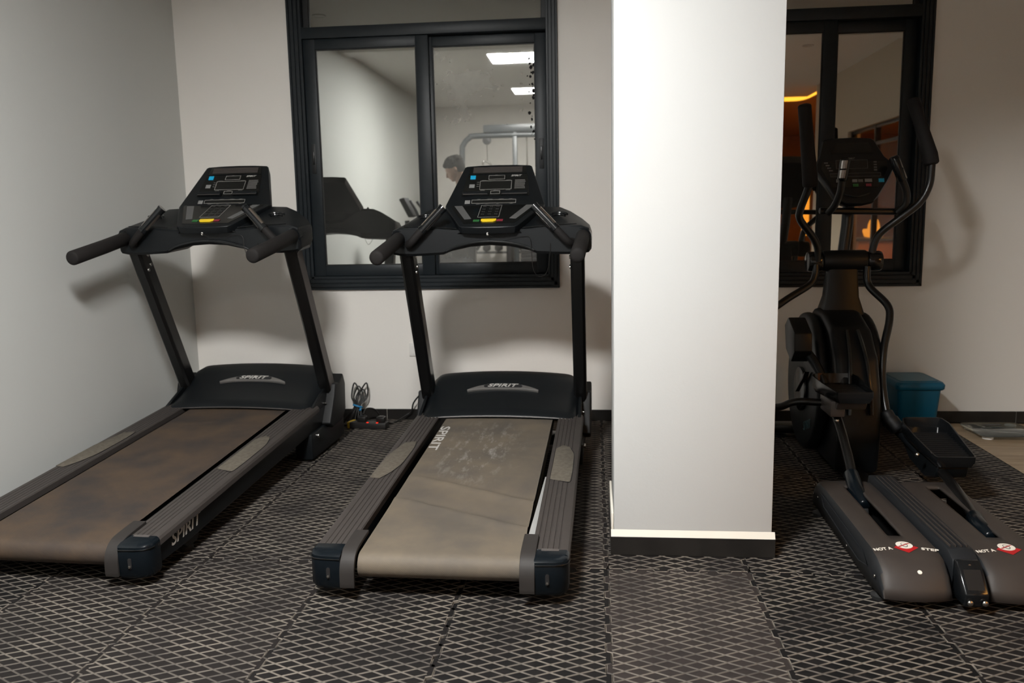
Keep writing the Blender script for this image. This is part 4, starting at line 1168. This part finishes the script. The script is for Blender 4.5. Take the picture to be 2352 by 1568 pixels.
arm('lower_link', [at(1992, 612, 4.408), at(1991, 640, 4.397), at(2000, 662, 4.375), at(2038, 700, 4.296), at(2043, 735, 4.252), at(2030, 800, 4.184), at(2026, 870, 4.117), at(2034, 935, 4.050), at(2044, 966, 4.016)], .0185, 'metal_black')
# right link boot and shaft to the pedal
b = EB(); b.tube(spline([at(2036, 948, 4.028), at(2046, 965, 4.005), at(2062, 985, 3.983)], 4), [.030] * 4 + [.036] * 5, 14, round_end=True); b.obj('link_boot', 'plastic_soft', EL, 50)
b = EB(); b.tube([at(2058, 982, 3.983), at(2108, 992, 3.960)], .020, 12); b.obj('link_shaft', 'metal_black', EL)
# ---- pedals: tray with raised rim, ribbed floor
def pedal(name_label, cx, y0, z0, y1, z1, w0, w1):
    """rear edge at y0,z0 (half width w0), front edge at y1,z1 (half width w1)"""
    T = Vector((cx, y0, z0)); d = Vector((0, y1 - y0, z1 - z0)); L = d.length; d.normalize(); n = Vector((0, -d.z, d.y))
    if n.z < 0: n = -n
    def P(u, t, h): return T + Vector((u, 0, 0)) + d * (t * L) + n * h
    out = []
    for t, w in ((0, w0 * .93), (.03, w0), (.5, (w0 + w1) / 2 * 1.03), (.85, w1), (.97, w1 * .86), (1, w1 * .68)): out.append((w, t))
    full = out + [(-w, t) for w, t in out[::-1]]
    def rim(t): return .020 + .038 * max(0, t - .25) ** 1.0
    b = EB()
    rings = [[P(u * .86, .02 + t * .96, -.030) for u, t in full], [P(u, t, -.004) for u, t in full], [P(u, t, rim(t)) for u, t in full], [P(u * .94, .012 + t * .976, rim(t)) for u, t in full], [P(u * .91, .03 + t * .94, .004) for u, t in full]]
    b.loft(rings); o = b.obj('pedal', 'plastic_gloss', EL, 40, label=name_label)
    for k in range(12):
        t = .13 + k * .057; w = (w0 + (w1 - w0) * t) * .84
        b = EB(); b.poly([P(-w, t, .0035), P(w, t, .0035), P(w, t + .016, .0035), P(-w, t + .016, .0035)], n * .004); b.obj('tread_rib', 'plastic_soft', o)
    return o
pr_ = at(2206, 1062, 3.602)
pedal('black right pedal low beside the wood floor', 1.515, 3.58, .222, 3.98, .270, .083, .104)
pedal('black left pedal raised beside the drive housing', 1.118, 3.66, .482, 4.02, .470, .078, .105)
# left pedal bracket
b = EB(); b.prism([(3.71, .415), (3.69, .448), (3.98, .436), (3.99, .40)], 'x', 1.055, 1.18, .004, 1); b.obj('pedal_bracket', 'metal_grey', EL)
b = EB(); b.box(1.035, 1.098, 3.73, 3.90, .375, .448, .006, 2); b.obj('bracket_block', 'metal_grey', EL)
b = EB(); b.prism([(3.62, .14), (3.60, .190), (3.98, .238), (4.04, .20), (3.92, .13), (3.74, .105)], 'x', 1.450, 1.580, .006, 1); b.obj('pedal_bracket', 'plastic', EL)
b = EB(); b.sphere(at(2107, 1044, 3.669), .011, 12, 8); b.obj('bolt', 'steel', EL)
b = EB(); b.sphere(at(1922, 966, 3.736), .010, 12, 8); b.obj('bolt', 'steel', EL)
# swing arms from the pedals down into the tracks
arm('pedal_arm', [at(1905, 925, 3.871), at(1922, 958, 3.781), at(1938, 1010, 3.669), at(1952, 1065, 3.568), at(1956, 1092, 3.524)], .0205, 'metal_black')
arm('pedal_arm', [at(2150, 1070, 3.669), at(2176, 1098, 3.557), at(2204, 1135, 3.378), at(2228, 1172, 3.221), at(2240, 1192, 3.143)], .0205, 'metal_black')
arm('drive_arm', [Vector((1.425, 4.24, .27)), Vector((1.43, 4.08, .255)), Vector((1.46, 3.92, .21)), Vector((1.49, 3.78, .155))], .030, 'plastic')
for p0, p1, p2 in ((at(1955, 1088, 3.529), at(1966, 1125, 3.445), at(1986, 1160, 3.344)), (at(2238, 1188, 3.154), at(2252, 1212, 3.064), at(2276, 1234, 2.986))):
    b = EB(); b.tube([p0, p1, p2], [.030, .032, .026], 14, round_end=True); bo = b.obj('roller_boot', 'cap_blue', EL, 50)
    b = EB(); b.sphere(p0 + Vector((0, -.030, .006)), .007, 10, 6); b.obj('bolt', 'steel', bo)
    b = EB(); b.cyl(p2 + Vector((0, .02, -.035)), (1, 0, 0), .034, .030, 18, .005); b.obj('roller', 'rubber', bo)
# ---- fixed pulse handles on a cross tube
b = EB(); b.tube([at(1884, 484, 4.386), at(2070, 486, 4.431)], .0165, 12, round_end=True); b.obj('handle_crossbar', 'metal_black', EL)
for q, m in (([at(1902, 490, 4.364), at(1918, 470, 4.330), at(1930, 440, 4.296), at(1934, 412, 4.274)], (at(1934, 412, 4.274), at(1942, 366, 4.252))),
             ([at(2060, 488, 4.408), at(2080, 468, 4.386), at(2082, 440, 4.375), at(2072, 412, 4.364)], (at(2072, 412, 4.364), at(2053, 362, 4.352)))):
    h = arm('pulse_handle', q, .0175, 'metal_black')
    d = (m[1] - m[0])
    b = EB(); b.tube([m[0], m[0] + d * .98, m[1]], [.0245, .0245, .0225], 16, round_end=True); b.obj('sensor_sleeve', 'plastic_gloss', h, 45)
    sv = Vector((1, 0, 0)) if m[0].x > 1.3 else Vector((-1, 0, 0)); fr = Vector((0, -1, 0))
    for t0, t1 in ((.06, .46), (.54, .94)):
        rings = []
        for t in (t0, t1):
            p0 = m[0] + d * t
            aa = [math.radians(a) for a in (-10, 15, 40, 65)] if sv.x < 0 else [math.radians(a) for a in (30, 55, 80, 105)]
            rings.append([p0 + (sv * math.sin(a) + fr * math.cos(a)) * .0256 for a in aa] + [p0 + (sv * math.sin(a) + fr * math.cos(a)) * .0230 for a in aa[::-1]])
        b = EB(); b.loft(rings); b.obj('sensor_plate', 'sensor', h, 45)
# ---- console
ec = Vector((1.298, 4.43, 1.463)); ed = Vector((.0, .30, .95)).normalized(); en = Vector((0, -ed.z, ed.y)); en = en if en.y < 0 else -en
def cp(u, s, n=0): return ec + Vector((u * 1.045, 0, 0)) + ed * (s * 1.045) + en * n
out = [(-.142, .165), (-.105, .176), (0, .180), (.085, .174), (.100, .165), (.145, .080), (.178, .050), (.184, .015), (.150, -.050), (.105, -.120), (.078, -.150), (.03, -.160), (-.05, -.158), (-.085, -.140), (-.125, -.070), (-.178, .010), (-.178, .045), (-.162, .085)]
b = EB(); b.loft([[cp(u * .86, s * .88, -.085) for u, s in out], [cp(u * .97, s * .98, -.03) for u, s in out], [cp(u, s, 0) for u, s in out], [cp(u * .965, s * .965, .010) for u, s in out]])
ecn = b.obj('console', 'plastic', EL, 40)
def eplate(name, pts, n0, th, m, par=None, bev=0.0):
    b = EB(); b.poly([cp(u, s, n0) for u, s in pts], en * th, 0, bev); return b.obj(name, m, par or ecn)
def R4(u0, u1, s0, s1, k=0.0): return [(u0 + k, s0), (u1 + k, s0), (u1, s1), (u0, s1)]
eplate('display_panel', [(-.150, .055), (.150, .055), (.155, .02), (.108, -.075), (-.108, -.075), (-.155, .02)], .0095, .002, 'panel_black')
eplate('reading_shelf', [(-.105, .095), (.095, .095), (.070, .150), (-.080, .150)], .0095, .003, 'panel_black')
def eframe(u0, u1, s0, s1, k=0.0):
    sc = eplate('screen', R4(u0, u1, s0, s1, k), .0118, .0006, 'screen'); w = .0014; b = EB()
    for q in ((u0, u1, s0, s0 + w), (u0, u1, s1 - w, s1), (u0, u0 + w, s0, s1), (u1 - w, u1, s0, s1)): b.poly([cp(u, s, .0126) for u, s in R4(*q)], en * .0005)
    b.obj('screen_outline', 'print_dim', sc)
eframe(-.085, .062, .018, .062); eframe(-.115, .120, -.022, -.004)
b = EB(); me = text_mesh('SPIRIT', .042, .007, .0005, shear=.3)
Mx = Matrix(((1, 0, 0, 0), (0, ed.y, en.y, 0), (0, ed.z, en.z, 0), (0, 0, 0, 1)))
b.mesh(me, Matrix.Translation(cp(-.035, .0665, .0118)) @ Mx); b.obj('console_lettering', 'print_grey', ecn)
for k in range(4):
    eplate('side_key', R4(-.140 + .007 * k, -.122 + .007 * k, .046 - k * .013, .053 - k * .013), .0118, .0012, 'print_dim')
    eplate('side_key', R4(.090, .104, .046 - k * .013, .053 - k * .013), .0118, .0012, 'print_dim')
for u0, u1, s0, s1, m in ((-.088, -.060, -.050, -.034, 'button_grey'), (-.014, .010, -.050, -.036, 'button_grey'), (.014, .036, -.050, -.036, 'print_dim'), (.044, .078, -.050, -.034, 'button_grey'), (-.012, .014, -.072, -.058, 'button_green'), (.048, .074, -.072, -.058, 'button_red'), (.108, .134, -.052, -.034, 'button_blue')):
    eplate('button', R4(u0, u1, s0, s1), .0118, .003, m, None, .001)
b = EB(); b.tube(spline([cp(-.06, -.105, .012), cp(0, -.122, .016), (cp(.06, -.105, .012))], 6), .006, 8); b.obj('bottle_lip', 'plastic_gloss', ecn)

# ================================================================== SMALL THINGS
# waste bin
t = thing('waste_bin', 'blue plastic lidded waste bin by the back wall', 'waste bin', (1.815, 4.955, 0.0))
def rr(w, l, r, z, n=5):
    pts = []
    for cx, cy, a0 in ((w - r, l - r, 0), (-w + r, l - r, 90), (-w + r, -l + r, 180), (w - r, -l + r, 270)):
        for k in range(n + 1):
            a = math.radians(a0 + 90 * k / n); pts.append((cx + r * math.cos(a), cy + r * math.sin(a), z))
    return pts
b = Bld(); b.loft([rr(.098, .125, .02, .001), rr(.102, .128, .022, .006), rr(.120, .150, .024, .278), rr(.115, .145, .022, .279), rr(.095, .120, .02, .012)]); b.obj('body', 'bin_blue', t, 45)
b = Bld(); b.loft([rr(.126, .156, .022, .270), rr(.134, .164, .026, .278), rr(.136, .166, .028, .300), rr(.126, .156, .026, .314), rr(.118, .148, .024, .316)]); l = b.obj('lid', 'bin_blue', t, 45)
b = Bld(); b.loft([rr(.108, .136, .02, .3165), rr(.104, .132, .02, .3205)]); b.obj('lid_panel', 'bin_lid_top', l, 30)
t.rotation_euler = (0, 0, 0.02)
# glass bathroom scale
sc = thing('bathroom_scale', 'clear glass bathroom scale lying on the wood floor', 'scale', (2.30, 4.90, -0.004), (0, 0, 0.04))
b = Bld(); b.prism([(p[0], p[1]) for p in rr(.165, .155, .045, 0, 6)], 'z', .022, .030, .0015, 1); b.obj('glass_plate', 'clear_glass', sc, 45)
for x in (-.115, .115):
    for y in (-.105, .105):
        b = Bld(); b.lathe([(.024, .0005), (.030, .003), (.030, .016), (.024, .0215)], (x, y, 0), seg=18); b.obj('foot', 'white_plastic', sc)
b = Bld(); b.poly([(.10 * math.cos(a), .01 + .058 * math.sin(a), .0215) for a in [2 * math.pi * k / 28 for k in range(28)]], (0, 0, -.004)); b.obj('sensor_body', 'pad_grey', sc)
b = Bld(); b.box(-.05, .05, .075, .105, .0305, .0325, .0008, 1); b.obj('display', 'panel_black', sc)
# power strip with two plugs
ps = thing('power_strip', 'black power strip with red lit switches on the mats', 'power strip', (-1.395, 4.93, 0.0), (0, 0, -0.10))
b = Bld(); b.box(-.118, .118, -.034, .034, .0022, .040, .005, 2); ps_b = b.obj('body', 'strip_black', ps)
b = Bld(); b.prism([(-.132, -.034), (-.116, -.0355), (-.106, .0), (-.100, .036), (-.118, .036), (-.130, .01)], 'z', .0022, .0415, .002, 1); b.obj('end_band', 'strip_yellow', ps)
for x in (.000, .062):
    b = Bld(); b.box(x - .006, x + .006, -.030, -.020, .0385, .0425, .001, 1); b.obj('lit_switch', 'led_red', ps)
for x in (-.085, -.022, .040):
    b = Bld(); b.box(x - .003, x + .003, -.012, -.004, .0395, .0408); b.obj('socket_slot', 'crack', ps)
for i, x in enumerate((-.045, .078)):
    pos = ps.matrix_basis @ Vector((x, .008, .0405))
    pl = thing('power_plug', ['black plug in the strip next to its yellow end', 'black plug in the strip above the lit red switch'][i], 'plug', pos, (0, 0, -0.10), 'plugs in the power strip')
    b = Bld(); b.box(-.027, .027, -.024, .024, .0005, .032, .006, 2); b.obj('plug_body', 'cable', pl)
    b = Bld(); b.box(-.016, .016, -.018, .018, .0325, .036, .002, 1); b.obj('plug_cap', 'cable', pl)
# cables
def cable(name, pts, label, r=.0050, n=8):
    b = Bld(); b.tube(spline(pts, n), r, 8); return tag(b.obj(name, 'cable', None, 60), label, 'cable')
cable('power_cable', [at(993, 882, 4.96), at(988, 888, 5.02), at(966, 905, 5.07), at(950, 925, 5.10), at(945, 945, 5.115), Vector((-1.20, 5.11, .04)), Vector((-1.26, 5.06, .006)), Vector((-1.29, 5.02, .010)), Vector((-1.318, 4.962, .055))], 'black power cable rising from the strip to the right treadmill')
cable('power_cable', [Vector((-1.435, 4.945, .082)), Vector((-1.43, 5.00, .105)), Vector((-1.385, 5.03, .095)), Vector((-1.362, 5.06, .04)), Vector((-1.40, 5.09, .006)), Vector((-1.50, 5.11, .006)), Vector((-1.60, 5.10, .006)), Vector((-1.68, 5.04, .006))], 'black cable looping from the left plug towards the left treadmill')
# coiled spare cable leaning on the wall, tied with a blue band
ck = thing('coiled_cable', 'coiled black cable tied with a blue band leaning on the wall', 'cable', (-1.50, 5.05, 0.0))
loops = []
random.seed(3)
for k in range(4):
    dx = (k - 1.5) * .014; dy = (k % 3) * .010 - .02
    top = .250 - .022 * (k % 3)
    loops += [(-.035 + dx * 1.4 - .03, -.045 + dy, .012 + .005 * k), (-.012 + dx * .35, .010 + dy * .5, .105), (-.024 + dx, .045 + dy * .4, .165), (.012 + dx * 1.8, .058 + dy * .3, top), (.036 + dx, .045 + dy * .4, .165), (.010 + dx * .35, .012 + dy * .5, .110), (.020 + dx * 1.5, -.035 + dy, .014 + .005 * k), (-.02 + dx, -.060 + dy, .010)]
b = Bld(); b.tube(spline([Vector(p) for p in loops], 6), .0050, 7); b.obj('cable_coil', 'cable', ck, 60)
b = Bld(); b.lathe([(.030, -.006), (.033, -.004), (.033, .004), (.030, .006), (.026, .004), (.026, -.004)], (0, .011, .108), (.3, .3, 1), 18); b.obj('band', 'tie_blue', ck)
b = Bld(); b.sphere((.022, -.012, .090), (.009, .008, .009), 8, 6); b.obj('band_knot', 'tie_blue', ck)
# wall socket behind the right treadmill's upright
so = thing('wall_socket', 'white wall socket half hidden behind the treadmill upright', 'socket', (-1.132, D, .455))
b = Bld(); b.box(-.043, .043, -.009, -.0005, -.043, .043, .003, 2); b.obj('plate', 'white_plastic', so)
b = Bld(); b.box(-.026, .026, -.0105, -.0085, -.026, .026, .0009, 1); b.obj('insert', 'white_plastic', so)

# ================================================================== SEEN IN THE GLASS: the rest of the gym behind the camera
# upright exercise bike, facing the left wall
BK = thing('exercise_bike', 'dark upright exercise bike mirrored in the left window', 'exercise bike', (-1.60, 1.28, 0.0))
b = Bld(); b.box(-.55, -.49, -.24, .24, .002, .06, .01, 2); b.box(.24, .30, -.22, .22, .002, .06, .01, 2); b.box(-.50, .26, -.035, .035, .03, .09, .01, 2); b.obj('base_frame', 'gym_frame', BK)
b = Bld(); b.prism([(-.50, .10), (-.55, .30), (-.46, .56), (-.30, .66), (-.14, .60), (-.02, .40), (-.02, .20), (-.12, .08)], 'y', -.07, .07, .02, 3); b.obj('flywheel_cover', 'gym_pad', BK)
b = Bld(); b.tube([(.12, 0, .06), (.06, 0, .50), (.10, 0, .90)], .030, 12); b.obj('seat_post', 'gym_frame', BK)
b = Bld(); b.loft([[(.26, -.11, .93), (.26, .11, .93), (.26, .10, .90), (.26, -.10, .90)], [(.10, -.10, .945), (.10, .10, .945), (.10, .07, .90), (.10, -.07, .90)], [(-.06, -.025, .935), (-.06, .025, .935), (-.06, .02, .905), (-.06, -.02, .905)]], bev=.01); b.obj('saddle', 'gym_pad', BK)
b = Bld(); b.tube([(-.34, 0, .60), (-.42, 0, 1.00), (-.44, 0, 1.25)], .028, 12); b.obj('handlebar_post', 'gym_frame', BK)
for s in (-1, 1):
    b = Bld(); b.tube(spline([(-.43, s * .02, 1.18), (-.34, s * .16, 1.18), (-.26, s * .20, 1.24), (-.30, s * .19, 1.36), (-.36, s * .17, 1.46)], 5), .016, 10); b.obj('handlebar', 'gym_pad', BK)
b = Bld(); b.prism([(-.40, 1.28), (-.34, 1.30), (-.44, 1.50), (-.50, 1.48)], 'y', -.11, .11, .012, 2); b.obj('console', 'gym_pad', BK)
b = Bld(); b.cyl((-.02, 0, .30), (0, 1, 0), .016, .30, 10); b.obj('crank_axle', 'steel', BK)
for s in (-1, 1):
    b = Bld(); b.box(-.035, -.005, s * .125 - .010, s * .125 + .010, .30 - (.17 if s > 0 else 0), .30 + (.17 if s < 0 else 0), .004, 1); cr = b.obj('crank', 'gym_frame', BK)
    b = Bld(); b.box(-.07, .03, s * .20 - .05, s * .20 + .05, .30 - s * .17 - .012, .30 - s * .17 + .012, .006, 2); b.obj('pedal', 'gym_pad', BK)

# the person riding it, looking down
PE = thing('person', 'person with short dark hair in dark clothes mirrored in the window, looking down', 'person', (-1.60, 1.28, 0.0))
def limb(b, pts, rr_, seg=12): b.tube(spline([Vector(p) for p in pts], 4), [rr_[min(int(i / 4), len(rr_) - 2)] + (rr_[min(int(i / 4), len(rr_) - 2) + 1] - rr_[min(int(i / 4), len(rr_) - 2)]) * ((i % 4) / 4.0 if i < 4 * (len(pts) - 1) else 1.0) for i in range(4 * (len(pts) - 1) + 1)], seg, round_end=True)
body = Bld()
HC_ = Vector((.085, -.02, 1.795))                      # head centre
Rm = Matrix.Rotation(math.radians(-24), 3, 'Y')        # looking down towards -x
def H(x, y, z): return HC_ + Rm @ Vector((x, y, z))
body.sphere(H(.0, 0, .022), (.098, .076, .095), 20, 14, rot=Rm)          # cranium
body.sphere(H(-.030, 0, -.045), (.066, .060, .074), 18, 12, rot=Rm)      # face and jaw
body.sphere(H(-.062, 0, -.098), (.026, .028, .020), 12, 8, rot=Rm)       # chin
body.tube([H(-.088, 0, .008), H(-.104, 0, -.024), H(-.112, 0, -.042), H(-.090, 0, -.050)], [.008, .012, .014, .010], 10)   # nose
body.tube([H(-.080, -.030, .018), H(-.094, 0, .022), H(-.080, .030, .018)], [.010, .012, .010], 8)                          # brow
body.tube([H(-.082, -.018, -.070), H(-.093, 0, -.071), H(-.082, .018, -.070)], [.006, .009, .006], 8)                       # lips
for s in (-1, 1): body.sphere(H(.012, s * .075, -.012), (.020, .011, .032), 10, 8, rot=Rm)
limb(body, [H(.035, 0, -.06), (.150, -.02, 1.64), (.195, -.02, 1.56)], [.056, .055, .070])
limb(body, [(.195, -.02, 1.56), (.225, -.02, 1.42), (.225, -.02, 1.20), (.205, -.02, 1.02)], [.10, .145, .130, .150], 18)
for s in (-1, 1):
    y = -.02 + s * .19
    limb(body, [(.190, -.02 + s * .10, 1.545), (.185, y, 1.51), (.06, y + s * .04, 1.30), (-.16, -.02 + s * .19, 1.21), (-.225, -.02 + s * .19, 1.215)], [.060, .056, .044, .034, .028])
    # hand closed on the handlebar: palm, four fingers, thumb
    hc = Vector((-.262, -.02 + s * .20, 1.24))
    body.sphere(hc + Vector((.030, 0, -.004)), (.042, .022, .040), 12, 8)
    for k in range(4):
        zz = .028 - k * .019; ln = (.9, 1.0, .95, .78)[k]
        body.tube([hc + Vector((.01, s * .022, zz)), hc + Vector((-.022 * ln, s * .026, zz)), hc + Vector((-.030 * ln, s * .002, zz)), hc + Vector((-.014, -s * .020, zz))], [.009, .009, .0085, .007], 8)
    body.tube([hc + Vector((.03, -s * .016, .028)), hc + Vector((.004, -s * .030, .040)), hc + Vector((-.022, -s * .018, .042))], [.011, .010, .008], 8)
    kz = .72 if s < 0 else .86
    fz = .47 if s < 0 else .13
    limb(body, [(.20, -.02 + s * .09, 1.00), (.00, -.02 + s * .12, .93 if s < 0 else .83), (-.22, -.02 + s * .13, kz + .06 if s < 0 else .66), (-.10, -.02 + s * .14, (kz + fz) / 2 + .02), (.01, -.02 + s * .17, fz + .10)], [.098, .085, .062, .056, .040])
    limb(body, [(.02, -.02 + s * .18, fz + .10), (-.02, -.02 + s * .19, fz + .04), (-.14, -.02 + s * .20, fz + .025)], [.038, .040, .030])
po = body.obj('body', 'skin', PE, 180)
rm = po.modifiers.new('surface', 'REMESH'); rm.mode = 'VOXEL'; rm.voxel_size = .007; rm.use_smooth_shade = True
def cloth(name, parts, m, vox=.010):
    b = Bld()
    for pts, rr_, seg in parts: limb(b, pts, rr_, seg)
    o = b.obj(name, m, PE, 180)
    r = o.modifiers.new('surface', 'REMESH'); r.mode = 'VOXEL'; r.voxel_size = vox; r.use_smooth_shade = True
cloth('t_shirt', [([(.192, -.02, 1.575), (.225, -.02, 1.44), (.228, -.02, 1.20), (.208, -.02, 1.00)], [.095, .162, .150, .165], 18)] +
      [([(.190, -.02 + s * .10, 1.555), (.185, -.02 + s * .19, 1.515), (.105, -.02 + s * .222, 1.37)], [.075, .070, .060], 12) for s in (-1, 1)], 'shirt')
cloth('shorts', [([(.215, -.02, 1.06), (.20, -.02, .97)], [.160, .150], 16)] +
      [([(.20, -.02 + s * .09, 1.00), (.02, -.02 + s * .12, .935 if s < 0 else .84), (-.13, -.02 + s * .128, .83 if s < 0 else .735)], [.116, .104, .088], 14) for s in (-1, 1)], 'shorts')
for s in (-1, 1):
    fz = .47 if s < 0 else .13
    b = Bld(); limb(b, [(.055, -.02 + s * .185, fz + .045), (-.03, -.02 + s * .19, fz + .038), (-.165, -.02 + s * .20, fz + .028)], [.046, .050, .034]); b.obj('shoe', 'shoe', PE, 60)
b = Bld(); b.sphere(H(.014, 0, .046), (.106, .084, .088), 24, 16, rot=Rm)
b.sphere(H(.055, 0, -.004), (.064, .074, .072), 18, 12, rot=Rm)
b.sphere(H(-.062, 0, .075), (.046, .062, .036), 14, 10, rot=Rm)
random.seed(8)
for k in range(70):
    a = random.uniform(0, 2 * math.pi); e = random.uniform(.15, 1.35)
    p = Vector((.014 + .104 * math.cos(e) * math.cos(a), .082 * math.cos(e) * math.sin(a), .046 + .088 * math.sin(e)))
    if p.x < -.07 and p.z < .07: continue
    b.sphere(HC_ + Rm @ p, random.uniform(.014, .022), 8, 6)
ho = b.obj('hair', 'hair', PE, 180)
r = ho.modifiers.new('surface', 'REMESH'); r.mode = 'VOXEL'; r.voxel_size = .006; r.use_smooth_shade = True

# multi-gym tower with lat boom
G = thing('multi_gym', 'grey multi-gym tower with a curved boom mirrored in the left window', 'gym machine', (-1.15, -0.45, 0.0))
b = Bld(); b.box(-.60, .70, -.04, .04, .002, .07, .008, 2); b.box(-.55, -.48, -.45, .45, .002, .07, .008, 2); b.box(.55, .62, -.45, .45, .002, .07, .008, 2); b.obj('base_frame', 'gym_frame', G)
b = Bld(); b.tube(spline([(-.545, 0, .06), (-.545, 0, 1.2), (-.545, 0, 2.05), (-.52, 0, 2.20), (-.44, 0, 2.28), (-.33, 0, 2.30), (.60, 0, 2.30)], 6), .036, 12); b.obj('boom', 'gym_frame', G)
b = Bld(); b.box(-.26, .70, -.05, .05, 2.335, 2.43, .012, 2); b.obj('top_beam', 'gym_frame', G)
for x in (.14, .56):
    b = Bld(); b.box(x - .03, x + .03, -.03, .03, .07, 2.335, .006, 2); b.obj('upright', 'gym_frame', G)
for k in range(14):
    b = Bld(); b.box(.20, .50, -.09, .09, .12 + k * .052, .168 + k * .052, .006, 1); b.obj('weight_plate', 'weight', G)
for x in (.29, .41):
    b = Bld(); b.cyl((x, 0, 1.20), (0, 0, 1), .011, 2.24, 10); b.obj('guide_rod', 'steel', G)
for x in (-.22, .56):
    b = Bld(); b.cyl((x, 0, 2.24), (0, 1, 0), .055, .03, 20, .006); b.obj('pulley', 'gym_pad', G)
b = Bld(); b.tube(spline([(-.22, 0, 2.19), (-.22, 0, 1.98)], 2), .004, 6); b.obj('pull_cable', 'cable', G)
b = Bld(); b.tube(spline([(-.22, -.50, 1.86), (-.22, -.40, 1.95), (-.22, 0, 1.97), (-.22, .40, 1.95), (-.22, .50, 1.86)], 5), .014, 10); b.obj('lat_bar', 'steel', G)
b = Bld(); b.box(.02, .095, -.16, .16, .62, 1.35, .02, 3); b.obj('back_pad', 'gym_pad', G)
b = Bld(); b.box(-.34, .06, -.15, .15, .46, .53, .02, 3); b.obj('seat_pad', 'gym_pad', G)
b = Bld(); b.box(-.18, -.12, -.03, .03, .07, .46, .006, 1); b.obj('seat_post', 'gym_frame', G)
for s in (-1, 1):
    b = Bld(); b.tube(spline([(.10, s * .05, 1.70), (.10, s * .34, 1.66), (.02, s * .40, 1.45), (-.06, s * .40, 1.10)], 5), .024, 10); a = b.obj('press_arm', 'gym_frame', G)
    b = Bld(); b.tube([(-.06, s * .40, 1.12), (-.20, s * .40, 1.12)], .017, 10); b.obj('press_grip', 'foam', a)
    b = Bld(); b.cyl((-.36, s * .12, .52), (0, 1, 0), .05, .18, 16, .01); b.obj('roller_pad', 'gym_pad', G)
b = Bld(); b.tube([(-.30, 0, .48), (-.36, 0, .30)], .02, 8); b.tube([(-.36, -.20, .52), (-.36, .20, .52)], .012, 8); b.obj('leg_lever', 'gym_frame', G)

# dumbbell rack along the rear wall, glimpsed in the glass under the treadmill's crossbar
K = thing('dumbbell_rack', 'dark dumbbell rack mirrored low in the left window', 'rack', (-1.60, -2.72, 0.0))
for x in (-.78, .78):
    b = Bld(); b.prism([(-.26, .002), (.26, .002), (.26, .06), (.12, .06), (.06, .70), (-.10, .70), (-.02, .06), (-.26, .06)], 'x', x - .03, x + .03, .004, 1); b.obj('side_frame', 'gym_frame', K)
b = Bld(); b.box(-.82, .82, -.16, .12, .701, .725, .004, 1); b.obj('shelf', 'gym_frame', K)
b = Bld(); b.box(-.75, .75, -.02, .10, .30, .33, .004, 1); b.obj('cross_rail', 'gym_frame', K)
ORD = ('first', 'second', 'third', 'fourth', 'fifth', 'sixth', 'seventh', 'eighth')
def dumbbell(p, r, label):
    t = thing('dumbbell', label, 'dumbbell', p, (0, 0, 0), 'dumbbells on the mirrored rack')
    b = Bld(); b.cyl((0, 0, 0), (0, 1, 0), .016, .16, 10); b.obj('handle', 'steel', t)
    for s_ in (-1, 1):
        b = Bld(); b.cyl((0, s_ * .075, 0), (0, 1, 0), r, .07, 6, .008); b.obj('weight_head', 'weight', t)
for q in range(8):
    r = .050 + .003 * q
    dumbbell((-1.60 - .66 + q * .188, -2.74, .7255 + r), r, 'black hex dumbbell, ' + ORD[q] + ' from the left wall on the mirrored rack')
